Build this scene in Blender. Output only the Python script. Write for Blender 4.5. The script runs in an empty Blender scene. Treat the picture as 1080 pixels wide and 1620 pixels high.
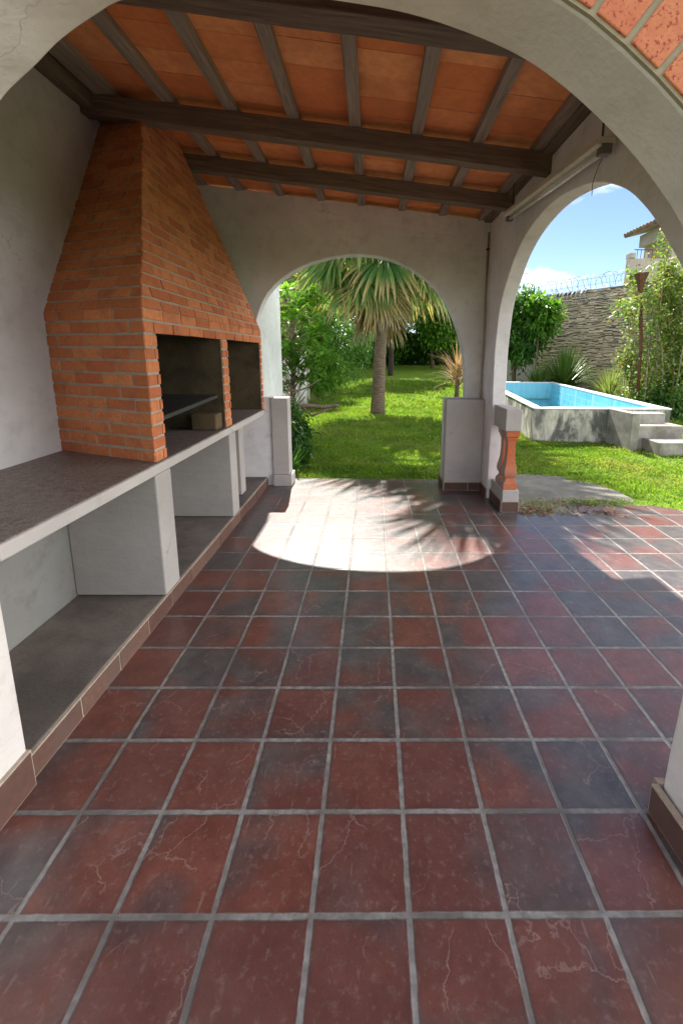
import bpy, math, random
import numpy as np
from mathutils import Vector, Matrix
R = math.radians
rng = np.random.default_rng(7)
random.seed(7)
sc = bpy.context.scene
COL = sc.collection

# ------------------------------------------------------------------ camera
cd = bpy.data.cameras.new('camera')
cam = bpy.data.objects.new('camera', cd); COL.objects.link(cam); sc.camera = cam
cd.sensor_fit = 'VERTICAL'; cd.sensor_height = 24.0
cd.lens = 24.0 * 667.5 / 1620
cd.shift_x = (540 - 596.9) / 1620; cd.shift_y = (685.05 - 810) / 1620
cd.clip_start = .05; cd.clip_end = 2000
rt = Vector((0.99993378, -0.0090346, 0.00712868)); upv = Vector((-0.00533492, 0.1849571, 0.98273212))
fw = Vector((0.01019709, 0.98270507, -0.18489665))
cam.matrix_world = Matrix(((rt.x, upv.x, -fw.x, 0.18066), (rt.y, upv.y, -fw.y, -0.69635),
                           (rt.z, upv.z, -fw.z, 1.6933), (0, 0, 0, 1)))

# ------------------------------------------------------------------ light
CLOUD = 31
SUN_EL, SUN_AZ = R(49.9), R(-7.9)          # azimuth from +Y towards +X
wd = bpy.data.worlds.new('World'); sc.world = wd; wd.use_nodes = True
nt = wd.node_tree; N = nt.nodes; L = nt.links; N.clear()
out = N.new('ShaderNodeOutputWorld'); bg = N.new('ShaderNodeBackground'); sky = N.new('ShaderNodeTexSky')
sky.sky_type = 'NISHITA'; sky.sun_disc = False; sky.sun_elevation = SUN_EL; sky.sun_rotation = SUN_AZ
sky.altitude = 0; sky.air_density = .65; sky.dust_density = .1; sky.ozone_density = 1.2
tc = N.new('ShaderNodeTexCoord'); mp = N.new('ShaderNodeMapping'); mp.inputs['Scale'].default_value = (1, 1, 3.2)
mp.inputs['Location'].default_value = (.32, .1, .12)
L.new(tc.outputs['Generated'], mp.inputs[0])
cn = N.new('ShaderNodeTexNoise'); cn.inputs['Scale'].default_value = 3.1; cn.inputs['Detail'].default_value = 8; cn.inputs['Roughness'].default_value = .62
cn.inputs['Distortion'].default_value = .4
L.new(mp.outputs[0], cn.inputs['Vector'])
cr = N.new('ShaderNodeMapRange'); cr.inputs['From Min'].default_value = .53; cr.inputs['From Max'].default_value = .72; cr.clamp = True
sx_ = N.new('ShaderNodeSeparateXYZ'); L.new(tc.outputs['Generated'], sx_.inputs[0])
fill_bank = N.new('ShaderNodeMapRange'); fill_bank.interpolation_type = 'SMOOTHSTEP'; L.new(sx_.outputs[0], fill_bank.inputs['Value'])   # added unseen cumulus bank on the right, brightening the interior
fill_bank.inputs['From Min'].default_value = .60; fill_bank.inputs['From Max'].default_value = .84; fill_bank.inputs['To Max'].default_value = .34
ad = N.new('ShaderNodeMath'); ad.operation = 'ADD'; L.new(cn.outputs[0], ad.inputs[0]); L.new(fill_bank.outputs[0], ad.inputs[1])
bk = N.new('ShaderNodeMapRange'); bk.interpolation_type = 'SMOOTHSTEP'; L.new(sx_.outputs[1], bk.inputs['Value'])     # thinner cloud added behind the viewer as fill light
bk.inputs['From Min'].default_value = .1; bk.inputs['From Max'].default_value = -.5; bk.inputs['To Max'].default_value = .12
ad2 = N.new('ShaderNodeMath'); ad2.operation = 'ADD'; L.new(ad.outputs[0], ad2.inputs[0]); L.new(bk.outputs[0], ad2.inputs[1]); ad = ad2
L.new(ad.outputs[0], cr.inputs['Value'])
cc_ = N.new('ShaderNodeMapRange'); L.new(ad.outputs[0], cc_.inputs['Value']); cc_.inputs['From Min'].default_value = .6; cc_.inputs['From Max'].default_value = .95
cc_.inputs['To Min'].default_value = 8; cc_.inputs['To Max'].default_value = CLOUD
cv = N.new('ShaderNodeCombineXYZ'); [L.new(cc_.outputs[0], cv.inputs[i]) for i in range(3)]
cm = N.new('ShaderNodeMix'); cm.data_type = 'RGBA'; cm.inputs['B'].default_value = (4.5, 4.6, 4.8, 1)
L.new(cr.outputs[0], cm.inputs['Factor']); L.new(cv.outputs[0], cm.inputs['B']); L.new(sky.outputs[0], cm.inputs['A'])
L.new(cm.outputs['Result'], bg.inputs[0]); bg.inputs[1].default_value = .05
L.new(bg.outputs[0], out.inputs[0])
sl = bpy.data.lights.new('sun', 'SUN'); so = bpy.data.objects.new('sun', sl); COL.objects.link(so)
sl.energy = 3.5; sl.angle = R(.6); sl.color = (1, .95, .87)
sd = Vector((math.sin(SUN_AZ) * math.cos(SUN_EL), math.cos(SUN_AZ) * math.cos(SUN_EL), math.sin(SUN_EL)))
so.rotation_euler = sd.to_track_quat('Z', 'Y').to_euler()
so.location = (0, 20, 25)
sc.view_settings.view_transform = 'Standard'; sc.view_settings.look = 'None'
sc.view_settings.exposure = 2.2; sc.view_settings.gamma = 1
sc.cycles.max_bounces = 8; sc.cycles.diffuse_bounces = 5
try:
    sc.cycles.use_denoising = True
except Exception:
    pass

# ------------------------------------------------------------------ node helper
class NT:
    def __init__(s, name):
        s.m = bpy.data.materials.new(name); s.m.use_nodes = True
        s.t = s.m.node_tree; s.n = s.t.nodes; s.l = s.t.links
        s.b = s.n['Principled BSDF']; s.o = s.n['Material Output']
        s.tc = s.n.new('ShaderNodeTexCoord').outputs['Object']
    def put(s, sock, v):
        if v is None: return
        if isinstance(v, bpy.types.NodeSocket): s.l.new(v, sock)
        else:
            if isinstance(v, (tuple, list)) and len(v) == 3 and sock.type == 'RGBA': v = (*v, 1)
            sock.default_value = v
    def math(s, op, a, b=None, c=None, clamp=False):
        n = s.n.new('ShaderNodeMath'); n.operation = op; n.use_clamp = clamp
        for i, v in enumerate((a, b, c)): s.put(n.inputs[i], v)
        return n.outputs[0]
    def vmath(s, op, a, b=None, c=None):
        n = s.n.new('ShaderNodeVectorMath'); n.operation = op
        s.put(n.inputs[0], a); s.put(n.inputs[1], b)
        if c is not None: s.put(n.inputs[3] if op == 'SCALE' else n.inputs[2], c)
        return n.outputs['Value'] if op in ('LENGTH', 'DOT_PRODUCT') else n.outputs[0]
    def mapv(s, v, sc_=(1, 1, 1), loc=(0, 0, 0), rot=(0, 0, 0)):
        n = s.n.new('ShaderNodeMapping'); s.put(n.inputs[0], v); n.inputs['Scale'].default_value = sc_
        n.inputs['Location'].default_value = loc; n.inputs['Rotation'].default_value = rot
        return n.outputs[0]
    def noise(s, scale, v=None, detail=4, rough=.55, dist=0, color=False):
        n = s.n.new('ShaderNodeTexNoise'); s.put(n.inputs['Vector'], v if v is not None else s.tc)
        n.inputs['Scale'].default_value = scale; n.inputs['Detail'].default_value = detail
        n.inputs['Roughness'].default_value = rough; n.inputs['Distortion'].default_value = dist
        return n.outputs[1 if color else 0]
    def voro(s, scale, v=None, feat='F1', out='Distance', rand=1):
        n = s.n.new('ShaderNodeTexVoronoi'); n.feature = feat; s.put(n.inputs['Vector'], v if v is not None else s.tc)
        n.inputs['Scale'].default_value = scale; n.inputs['Randomness'].default_value = rand
        return n.outputs[out]
    def white(s, v, color=False):
        n = s.n.new('ShaderNodeTexWhiteNoise'); n.noise_dimensions = '3D'; s.put(n.inputs['Vector'], v)
        return n.outputs['Color' if color else 'Value']
    def rng(s, v, a, b, c=0., d=1.):
        n = s.n.new('ShaderNodeMapRange'); n.clamp = True; s.put(n.inputs['Value'], v)
        for k, x in (('From Min', a), ('From Max', b), ('To Min', c), ('To Max', d)): s.put(n.inputs[k], x)
        return n.outputs[0]
    def mix(s, f, a, b, mode='MIX'):
        n = s.n.new('ShaderNodeMix'); n.data_type = 'RGBA'; n.blend_type = mode
        s.put(n.inputs['Factor'], f); s.put(n.inputs['A'], a); s.put(n.inputs['B'], b)
        return n.outputs['Result']
    def sep(s, v):
        n = s.n.new('ShaderNodeSeparateXYZ'); s.put(n.inputs[0], v); return n.outputs
    def comb(s, x, y, z):
        n = s.n.new('ShaderNodeCombineXYZ')
        for i, v in enumerate((x, y, z)): s.put(n.inputs[i], v)
        return n.outputs[0]
    def attr(s, name='tint'):
        n = s.n.new('ShaderNodeAttribute'); n.attribute_name = name; return n.outputs
    def bump(s, h, strength=.3, dist=.01, nrm=None):
        n = s.n.new('ShaderNodeBump'); s.put(n.inputs['Height'], h); n.inputs['Strength'].default_value = strength
        n.inputs['Distance'].default_value = dist; s.put(n.inputs['Normal'], nrm); return n.outputs[0]
    def fin(s, color=None, rough=.8, normal=None, spec=None, metal=None):
        s.put(s.b.inputs['Base Color'], color); s.put(s.b.inputs['Roughness'], rough)
        s.put(s.b.inputs['Normal'], normal)
        if spec is not None: s.put(s.b.inputs['Specular IOR Level'], spec)
        if metal is not None: s.put(s.b.inputs['Metallic'], metal)
        return s.m

def plaster(name, c, var=.14, bump=.4, stain=(.5, .46, .4), stain_amt=.35, seed=0):
    m = NT(name); v = m.mapv(m.tc, loc=(seed, seed * 1.7, 0))
    n1 = m.noise(1.3, v, 6, .6, .3); n2 = m.noise(7, v, 5, .6); n3 = m.noise(55, v, 3, .6)
    a = m.mix(m.rng(n1, .3, .7), [x * (1 - var) for x in c], [min(1, x * (1 + var)) for x in c])
    a = m.mix(m.math('MULTIPLY', m.rng(n2, .52, .75), stain_amt), a, [x * y for x, y in zip(c, stain)])
    st = m.noise(9, m.mapv(v, (1, 1, .12)), 4, .6)
    a = m.mix(m.math('MULTIPLY', m.rng(st, .58, .8), .25), a, [x * .6 for x in c])
    # sparse hairline cracks
    w = m.vmath('ADD', v, m.vmath('SCALE', m.noise(3, v, 4, .6, color=True), None, .35))
    ck = m.voro(.9, w, 'DISTANCE_TO_EDGE')
    cmk = m.math('MULTIPLY', m.rng(ck, 0., .0035, 1, 0), m.rng(n1, .55, .62))
    a = m.mix(m.math('MULTIPLY', cmk, .6), a, [x * .35 for x in c])
    tr = m.noise(4, m.mapv(v, (1, 1, 3)), 5, .65, .5)
    h = m.math('ADD', m.math('MULTIPLY', tr, .8), m.math('MULTIPLY', n3, .25))
    return m.fin(a, .88, m.bump(h, bump, .02), .25)

M = {}
M['plaster'] = plaster('wall_plaster', (.66, .63, .63))
M['front_plaster'] = plaster('front_arch_plaster', (.62, .575, .535), seed=12)
M['plaster_dark'] = plaster('side_wall_plaster', (.54, .52, .53), seed=3)
M['plaster_dimmed'] = plaster('dimmed_plaster', (.42, .385, .36), seed=5, stain=(.8, .76, .7), stain_amt=.2)  # arch piers share the wall tone; darkened here to offset strong light
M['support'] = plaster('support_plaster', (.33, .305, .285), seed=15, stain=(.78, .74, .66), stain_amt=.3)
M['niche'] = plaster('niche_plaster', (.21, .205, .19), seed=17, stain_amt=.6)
M['garden_wall'] = plaster('garden_wall_plaster', (.52, .54, .52), seed=9, stain=(.6, .62, .55), stain_amt=.5)

def m_floor():
    m = NT('floor_tiles')
    wob = m.vmath('SCALE', m.vmath('SUBTRACT', m.noise(14, None, 3, color=True), (.5, .5, .5)), None, .006)
    p = m.vmath('ADD', m.tc, wob)
    q = m.vmath('SCALE', p, None, 1 / .3)
    cell = m.vmath('FLOOR', q); fr = m.vmath('SUBTRACT', q, cell)
    x, y, z = m.sep(fr)
    cx, cy, cz = m.sep(cell); cell = m.comb(cx, cy, 0.)
    ex = m.math('MINIMUM', x, m.math('SUBTRACT', 1., x)); ey = m.math('MINIMUM', y, m.math('SUBTRACT', 1., y))
    e = m.math('MINIMUM', ex, ey)
    e = m.math('ADD', e, m.math('MULTIPLY', m.math('SUBTRACT', m.noise(22, p, 4, .7), .5), .022)); tile = m.rng(e, .020, .036)
    rnd = m.white(cell); rndc = m.white(m.vmath('ADD', cell, (31.3, 11.7, 5.1)), True)
    off = m.vmath('SCALE', rndc, None, 40)
    pl = m.vmath('ADD', p, off)
    # soft charcoal patches inside each tile
    dn = m.noise(2.3, pl, 2.5, .45, .5)
    big = m.noise(.9, p, 2, .5)
    bias = m.math('ADD', m.math('MULTIPLY', m.math('SUBTRACT', rnd, .5), .13), m.math('MULTIPLY', m.math('SUBTRACT', big, .5), .35))
    _, wy, _ = m.sep(p)
    grad = m.rng(wy, 0., 2.2, -.05, .075)
    bias = m.math('ADD', bias, grad)
    dk = m.rng(m.math('ADD', dn, bias), .45, .64)
    fine = m.noise(38, p, 5, .65); mid = m.noise(9, pl, 5, .6)
    red = m.mix(m.rng(mid, .3, .7), (.100, .030, .022), (.165, .056, .040))
    red = m.mix(m.math('MULTIPLY', m.rng(m.sep(rndc)[1], .4, 1.), .6), red, (.085, .034, .032))
    ch = m.mix(m.rng(mid, .3, .7), (.042, .036, .036), (.088, .074, .071))
    c = m.mix(dk, red, ch)
    c = m.mix(m.math('MULTIPLY', m.rng(fine, .54, .74), .38), c, (.25, .17, .15))
    scr = m.noise(60, m.mapv(pl, (1, .12, 1), rot=(0, 0, .6)), 3, .6); c = m.mix(m.math('MULTIPLY', m.rng(scr, .66, .74), .3), c, (.28, .2, .18))
    c = m.mix(m.math('MULTIPLY', m.rng(m.noise(95, p, 3, .6), .58, .7), .35), c, (.05, .02, .02))
    edge = m.rng(m.math('ADD', e, m.math('MULTIPLY', m.math('SUBTRACT', mid, .5), .05)), .03, .085, 1, 0); c = m.mix(m.math('MULTIPLY', edge, .35), c, (.05, .03, .028))
    # veins, slate relief
    w = m.vmath('ADD', pl, m.vmath('SCALE', m.noise(7, pl, 5, .6, color=True), None, .16))
    ve = m.voro(3.6, w, 'DISTANCE_TO_EDGE')
    vm = m.math('MULTIPLY', m.rng(ve, .002, .011, 1, 0), m.math('MULTIPLY', m.rng(m.noise(4, pl, 2), .48, .54), m.rng(m.sep(rndc)[0], .25, .5)))
    c = m.mix(m.math('MULTIPLY', vm, .5), c, (.26, .16, .14))
    sp = m.rng(m.voro(26, p), .0, .07, 1, 0); sp = m.math('MULTIPLY', sp, m.rng(m.noise(2.1, p), .56, .6))
    c = m.mix(m.math('MULTIPLY', sp, .7), c, (.3, .26, .22))
    gr = m.mix(m.rng(m.noise(30, p, 4), .3, .7), (.13, .12, .11), (.27, .25, .235))
    gr = m.mix(m.rng(m.noise(2.6, p, 5, .65), .42, .62), gr, (.10, .088, .08))
    c = m.mix(tile, gr, c)
    dust = m.math('MULTIPLY', m.rng(m.noise(3.3, p, 6, .7), .5, .8), .16)
    c = m.mix(dust, c, (.21, .185, .18))
    relief = m.math('ADD', m.math('MULTIPLY', m.noise(6, pl, 6, .62, .6), .8), m.math('MULTIPLY', fine, .10))
    relief = m.math('SUBTRACT', relief, m.math('MULTIPLY', vm, .12))
    h = m.math('ADD', m.math('MULTIPLY', relief, .5), m.math('MULTIPLY', tile, .35))
    rg = m.math('ADD', m.rng(fine, .3, .75, .33, .52), m.math('MULTIPLY', m.math('SUBTRACT', 1., tile), .35))
    m.b.inputs['Coat Weight'].default_value = .5; m.b.inputs['Coat Roughness'].default_value = .2; m.put(m.b.inputs['Coat Normal'], m.bump(h, .22, .012))
    return m.fin(c, rg, m.bump(h, .5, .012), .5)
M['floor'] = m_floor()

def m_tinted(name, c0, c1, dark=None, rough=.8, bump=.4, scale=40, spec=.3, spots=None, dist=.004, blotch=0):
    """one flat colour range picked per piece by the tint attribute, plus fine wear"""
    m = NT(name); t = m.attr()['Fac']
    c = m.mix(t, c0, c1); n = m.noise(scale, None, 5, .65)
    n2 = m.noise(scale / 6, None, 4, .6)
    c = m.mix(m.rng(n, .35, .75, 0, .5), c, [x * .62 for x in c0])
    if dark: c = m.mix(m.rng(n2, .5, .72, 0, .75), c, dark)
    if spots: c = m.mix(m.rng(m.noise(110, None, 3, .7), .55, .62), c, spots)
    return m.fin(c, rough, m.bump(m.math('ADD', n, m.math('MULTIPLY', n2, .6)), bump, dist), spec)
M['brick'] = m_tinted('hood_brick', (.47, .135, .052), (.68, .25, .10), (.30, .10, .06), .82, .6, 45)
M['mortar'] = m_tinted('brick_mortar', (.40, .32, .25), (.46, .37, .29), (.27, .21, .16), .95, .8, 60)
M['rooftile'] = m_tinted('clay_board', (.76, .25, .085), (.92, .40, .165), (.52, .19, .085), .8, .25, 14)
M['skirt'] = m_tinted('skirting_tile', (.10, .048, .038), (.16, .09, .065), (.10, .07, .06), .6, .4, 30)
M['voussoir'] = m_tinted('speckled_orange_brick', (.52, .17, .085), (.60, .22, .11), (.46, .13, .07), .85, .6, 60, spots=(.30, .05, .035))
M['voussoir_mortar'] = m_tinted('olive_mortar', (.30, .25, .17), (.34, .29, .2), None, .95, .6, 50)
M['terracotta'] = m_tinted('terracotta', (.50, .12, .045), (.60, .17, .065), (.40, .2, .13), .7, .3, 25)

M['peeling'] = plaster('peeling_whitewash', (.40, .33, .28), seed=21, stain=(.95, .4, .2), stain_amt=.9)
def m_wood(name='dark_timber', ca=(.085, .060, .043), cb=(.24, .18, .135), cw=(.16, .13, .105)):
    m = NT(name); g = m.attr('grain')['Vector']
    v = m.mapv(g, (1.2, 22, 22)); n = m.noise(2.2, v, 6, .65, .6); n2 = m.noise(1.5, g, 4, .6)
    c = m.mix(m.rng(n, .3, .72), ca, cb)
    c = m.mix(m.rng(n2, .45, .7, 0, .5), c, cw)
    return m.fin(c, .75, m.bump(n, .5, .006), .25)
M['wood'] = m_wood()
M['rafter_wood'] = m_wood('grey_timber', (.16, .125, .10), (.40, .33, .27), (.27, .23, .195))

def m_counter():
    m = NT('speckled_counter'); n = m.voro(160, None, 'F1', 'Color'); r_ = m.sep(n)[0]; n2 = m.noise(3, None, 5, .6)
    c = m.mix(r_, (.07, .05, .045), (.27, .21, .19)); c = m.mix(m.rng(n2, .42, .7, 0, .6), c, (.21, .175, .155))
    n3 = m.noise(24, None, 5, .7); c = m.mix(m.rng(n3, .5, .75, 0, .5), c, (.07, .05, .045))
    return m.fin(c, m.rng(n3, .3, .7, .35, .6), m.bump(m.noise(60), .2, .003), .45)
M['counter'] = m_counter()
def m_conc(name, a, b, c_, rough=.9, sc_=5, rings=False):
    m = NT(name); n = m.noise(sc_, None, 7, .65, .4); n2 = m.noise(sc_ * 9, None, 4, .6); n3 = m.noise(sc_ * .35, None, 4, .6)
    c = m.mix(m.rng(n, .3, .7), a, b); c = m.mix(m.rng(n3, .48, .66, 0, .8), c, c_)
    c = m.mix(m.rng(n2, .5, .8, 0, .4), c, [x * .6 for x in a])
    return m.fin(c, rough, m.bump(m.math('ADD', n, m.math('MULTIPLY', n2, .5)), .5, .012), .3)
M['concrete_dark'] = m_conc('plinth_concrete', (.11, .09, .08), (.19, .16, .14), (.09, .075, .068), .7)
M['concrete'] = m_conc('pad_concrete', (.14, .13, .11), (.24, .22, .19), (.10, .095, .075))
M['soot'] = m_conc('sooty_render', (.012, .010, .009), (.04, .032, .024), (.02, .017, .014), .95, 4)
M['soot_brown'] = m_conc('smoked_brown_render', (.05, .036, .02), (.11, .08, .045), (.03, .024, .016), .95, 5)
M['firebrick'] = m_conc('firebrick', (.09, .06, .03), (.15, .10, .05), (.07, .05, .03), .9, 6)

def m_poolwall():
    m = NT('weathered_pool_render')
    v = m.mapv(m.tc, (1, 1, .45)); n = m.noise(2.3, v, 8, .68, .6); n2 = m.noise(9, m.mapv(m.tc, (1, 1, .3)), 6, .7)
    c = m.mix(m.rng(n2, .35, .68), (.36, .34, .28), (.68, .64, .55))
    c = m.mix(m.rng(n, .45, .56, 0, .85), c, (.07, .075, .07))
    c = m.mix(m.rng(m.noise(6, None, 6, .7), .57, .68, 0, .8), c, (.44, .41, .34))
    c = m.mix(m.rng(m.noise(3.1, m.mapv(m.tc, loc=(7, 3, 1)), 5, .6), .58, .7, 0, .5), c, (.17, .19, .09))
    return m.fin(c, .92, m.bump(n2, .5, .02), .2)
M['poolwall'] = m_poolwall()
def m_pooltile():
    m = NT('blue_pool_tile'); v = m.tc
    q = m.vmath('SCALE', v, None, 1 / .2); f = m.vmath('FRACTION', q); x, y, z = m.sep(f)
    e = None
    for k in (x, y, z):
        d = m.math('MINIMUM', k, m.math('SUBTRACT', 1., k)); e = d if e is None else m.math('MINIMUM', e, d)
    cell = m.white(m.vmath('FLOOR', q))
    c = m.mix(cell, (.10, .40, .56), (.16, .50, .64))
    c = m.mix(m.rng(e, .03, .06), (.30, .55, .62), c)
    c = m.mix(m.rng(m.noise(1.2, None, 4), .45, .7, 0, .35), c, (.24, .50, .55))
    return m.fin(c, .4, None, .5)
M['pooltile'] = m_pooltile()
M['coping'] = m_conc('pool_coping', (.62, .62, .60), (.78, .78, .75), (.5, .5, .46), .8, 4)
M['steps'] = m_conc('step_concrete', (.24, .22, .19), (.40, .37, .33), (.15, .14, .11), .9, 5)

def m_stone():
    m = NT('ledge_stone'); t = m.attr()['Fac']
    n = m.noise(5, None, 6, .65); n2 = m.noise(.7, None, 4, .6)
    c = m.mix(t, (.44, .31, .22), (.82, .65, .49)); c = m.mix(m.rng(n, .4, .75, 0, .5), c, (.50, .44, .36))
    c = m.mix(m.rng(n2, .56, .68, 0, .5), c, (.26, .24, .21))
    return m.fin(c, .9, m.bump(n, .6, .03), .2)
M['stone'] = m_stone()
M['joint'] = m_conc('stone_joint', (.12, .10, .08), (.20, .17, .14), (.08, .075, .065), .95, 4)

def m_leaf(name, c0, c1, rough=.45, trans=.45, tip=None):
    m = NT(name); a = m.attr(); t = m.sep(a['Vector'])[0]; t2 = m.sep(a['Vector'])[1]
    c = m.mix(t, c0, c1)
    if tip: c = m.mix(t2, c, tip)
    if name == 'grass_blade': c = m.mix(m.rng(m.noise(.8, None, 5, .65), .50, .68, 0, .7), c, (.34, .32, .10)); c = m.mix(m.rng(m.noise(1.7, m.mapv(m.tc, loc=(5, 2, 0)), 4), .5, .64, 0, .6), c, (.07, .17, .02))
    m.put(m.b.inputs['Base Color'], c); m.put(m.b.inputs['Roughness'], rough); m.put(m.b.inputs['Specular IOR Level'], .4)
    tr = m.n.new('ShaderNodeBsdfTranslucent'); m.put(tr.inputs[0], m.mix(.5, c, (1., 1., .25), 'MULTIPLY'))
    mx = m.n.new('ShaderNodeMixShader'); mx.inputs[0].default_value = trans
    m.l.new(m.b.outputs[0], mx.inputs[1]); m.l.new(tr.outputs[0], mx.inputs[2]); m.l.new(mx.outputs[0], m.o.inputs[0])
    return m.m
M['grassblade'] = m_leaf('grass_blade', (.10, .22, .018), (.28, .42, .04), .5, .55, (.30, .26, .10))
M['leaf_bright'] = m_leaf('bright_leaf', (.06, .18, .02), (.20, .38, .04), .4, .58)
M['leaf_dark'] = m_leaf('dark_leaf', (.02, .07, .014), (.07, .16, .025), .35, .35)
M['leaf_mid'] = m_leaf('mid_leaf', (.04, .13, .025), (.13, .27, .045), .4, .5)
M['leaf_olive'] = m_leaf('olive_leaf', (.12, .18, .05), (.32, .38, .13), .5, .5)
M['leaf_yellow'] = m_leaf('yellow_leaf', (.20, .28, .02), (.62, .50, .04), .45, .6)
M['leaf_vine'] = m_leaf('vine_leaf', (.09, .18, .03), (.30, .38, .08), .45, .45, (.30, .12, .05))
M['palm_green'] = m_leaf('palm_leaf', (.06, .17, .05), (.24, .36, .10), .42, .45, (.42, .32, .15))
M['palm_dry'] = m_leaf('dry_palm_leaf', (.24, .15, .085), (.46, .34, .21), .8, .35, (.52, .45, .38))
M['dry_yucca'] = m_leaf('dry_yucca_leaf', (.26, .14, .07), (.46, .31, .18), .7, .3)
M['yucca'] = m_leaf('yucca_leaf', (.04, .11, .02), (.20, .30, .06), .4, .25)
M['litter'] = m_leaf('fallen_leaf', (.14, .07, .04), (.34, .22, .14), .8, .1)
def m_bark(name, a, b, ring=0):
    m = NT(name); v = m.mapv(m.tc, (1, 1, 4 if ring else .3)); n = m.noise(7 if ring else 16, v, 6, .7, .4)
    c = m.mix(m.rng(n, .3, .7), a, b)
    h = n
    if ring:
        _, _, z = m.sep(m.tc)
        rg = m.math('FRACT', m.math('ADD', m.math('MULTIPLY', z, ring), m.math('MULTIPLY', m.noise(3), .9)))
        c = m.mix(m.rng(rg, 0, .22, .55, 0), c, [x * .35 for x in a]); h = m.math('ADD', n, rg)
    return m.fin(c, .92, m.bump(h, .8, .03), .15)
M['palm_bark'] = m_bark('palm_bark', (.10, .07, .05), (.27, .20, .15), 14)
M['bark'] = m_bark('bark', (.08, .055, .04), (.20, .15, .11))
M['dark_bark'] = m_bark('dark_bark', (.03, .022, .018), (.08, .06, .05))
M['bark_pale'] = m_bark('pale_bark', (.20, .15, .11), (.36, .28, .22))

def m_lawn():
    m = NT('lawn_ground'); n = m.noise(1.1, None, 6, .6); n2 = m.noise(30, None, 5, .7); n3 = m.noise(.35, None, 3, .5)
    c = m.mix(m.rng(n2, .3, .7), (.06, .12, .012), (.17, .27, .025)); c = m.mix(m.rng(n, .45, .7, 0, .5), c, (.16, .20, .035))
    c = m.mix(m.rng(n3, .6, .72, 0, .5), c, (.17, .14, .08))
    return m.fin(c, .95, m.bump(m.math('ADD', n2, n), .8, .05), .1)
M['lawn'] = m_lawn()
M['soil'] = m_conc('soil', (.06, .045, .03), (.12, .09, .06), (.05, .04, .025), .95, 6)
def simple(name, c, rough=.5, metal=0, spec=.5, bump=.1, scale=20, var=.25):
    m = NT(name); n = m.noise(scale, None, 5, .6)
    cc = m.mix(m.rng(n, .35, .75), c, [x * (1 - var) for x in c])
    return m.fin(cc, rough, m.bump(n, bump, .003), spec, metal)
M['lamp_body'] = simple('lamp_enamel', (.62, .58, .48), .4)
M['lamp_end'] = simple('lamp_end_cap', (.16, .14, .12), .6)
M['tube'] = simple('lamp_tube_glass', (.75, .74, .70), .2)
M['cable'] = simple('cable', (.06, .055, .05), .6)
M['pipe'] = simple('painted_pipe', (.40, .365, .335), .7)
M['rust'] = simple('rusty_steel', (.16, .065, .035), .85, 0, .3, .5, 30, .6)
M['wire'] = simple('galvanised_wire', (.42, .43, .44), .45, .7)
M['iron'] = simple('blackened_iron', (.05, .048, .048), .5, .3, .5, .3)
M['house'] = plaster('house_render', (.40, .34, .30), seed=2)
M['house_grey'] = plaster('house_grey_render', (.34, .33, .33), seed=6)
M['ridge'] = m_tinted('weathered_roof_tile', (.20, .13, .09), (.34, .22, .16), (.12, .1, .08), .85, .4, 12)

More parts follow.
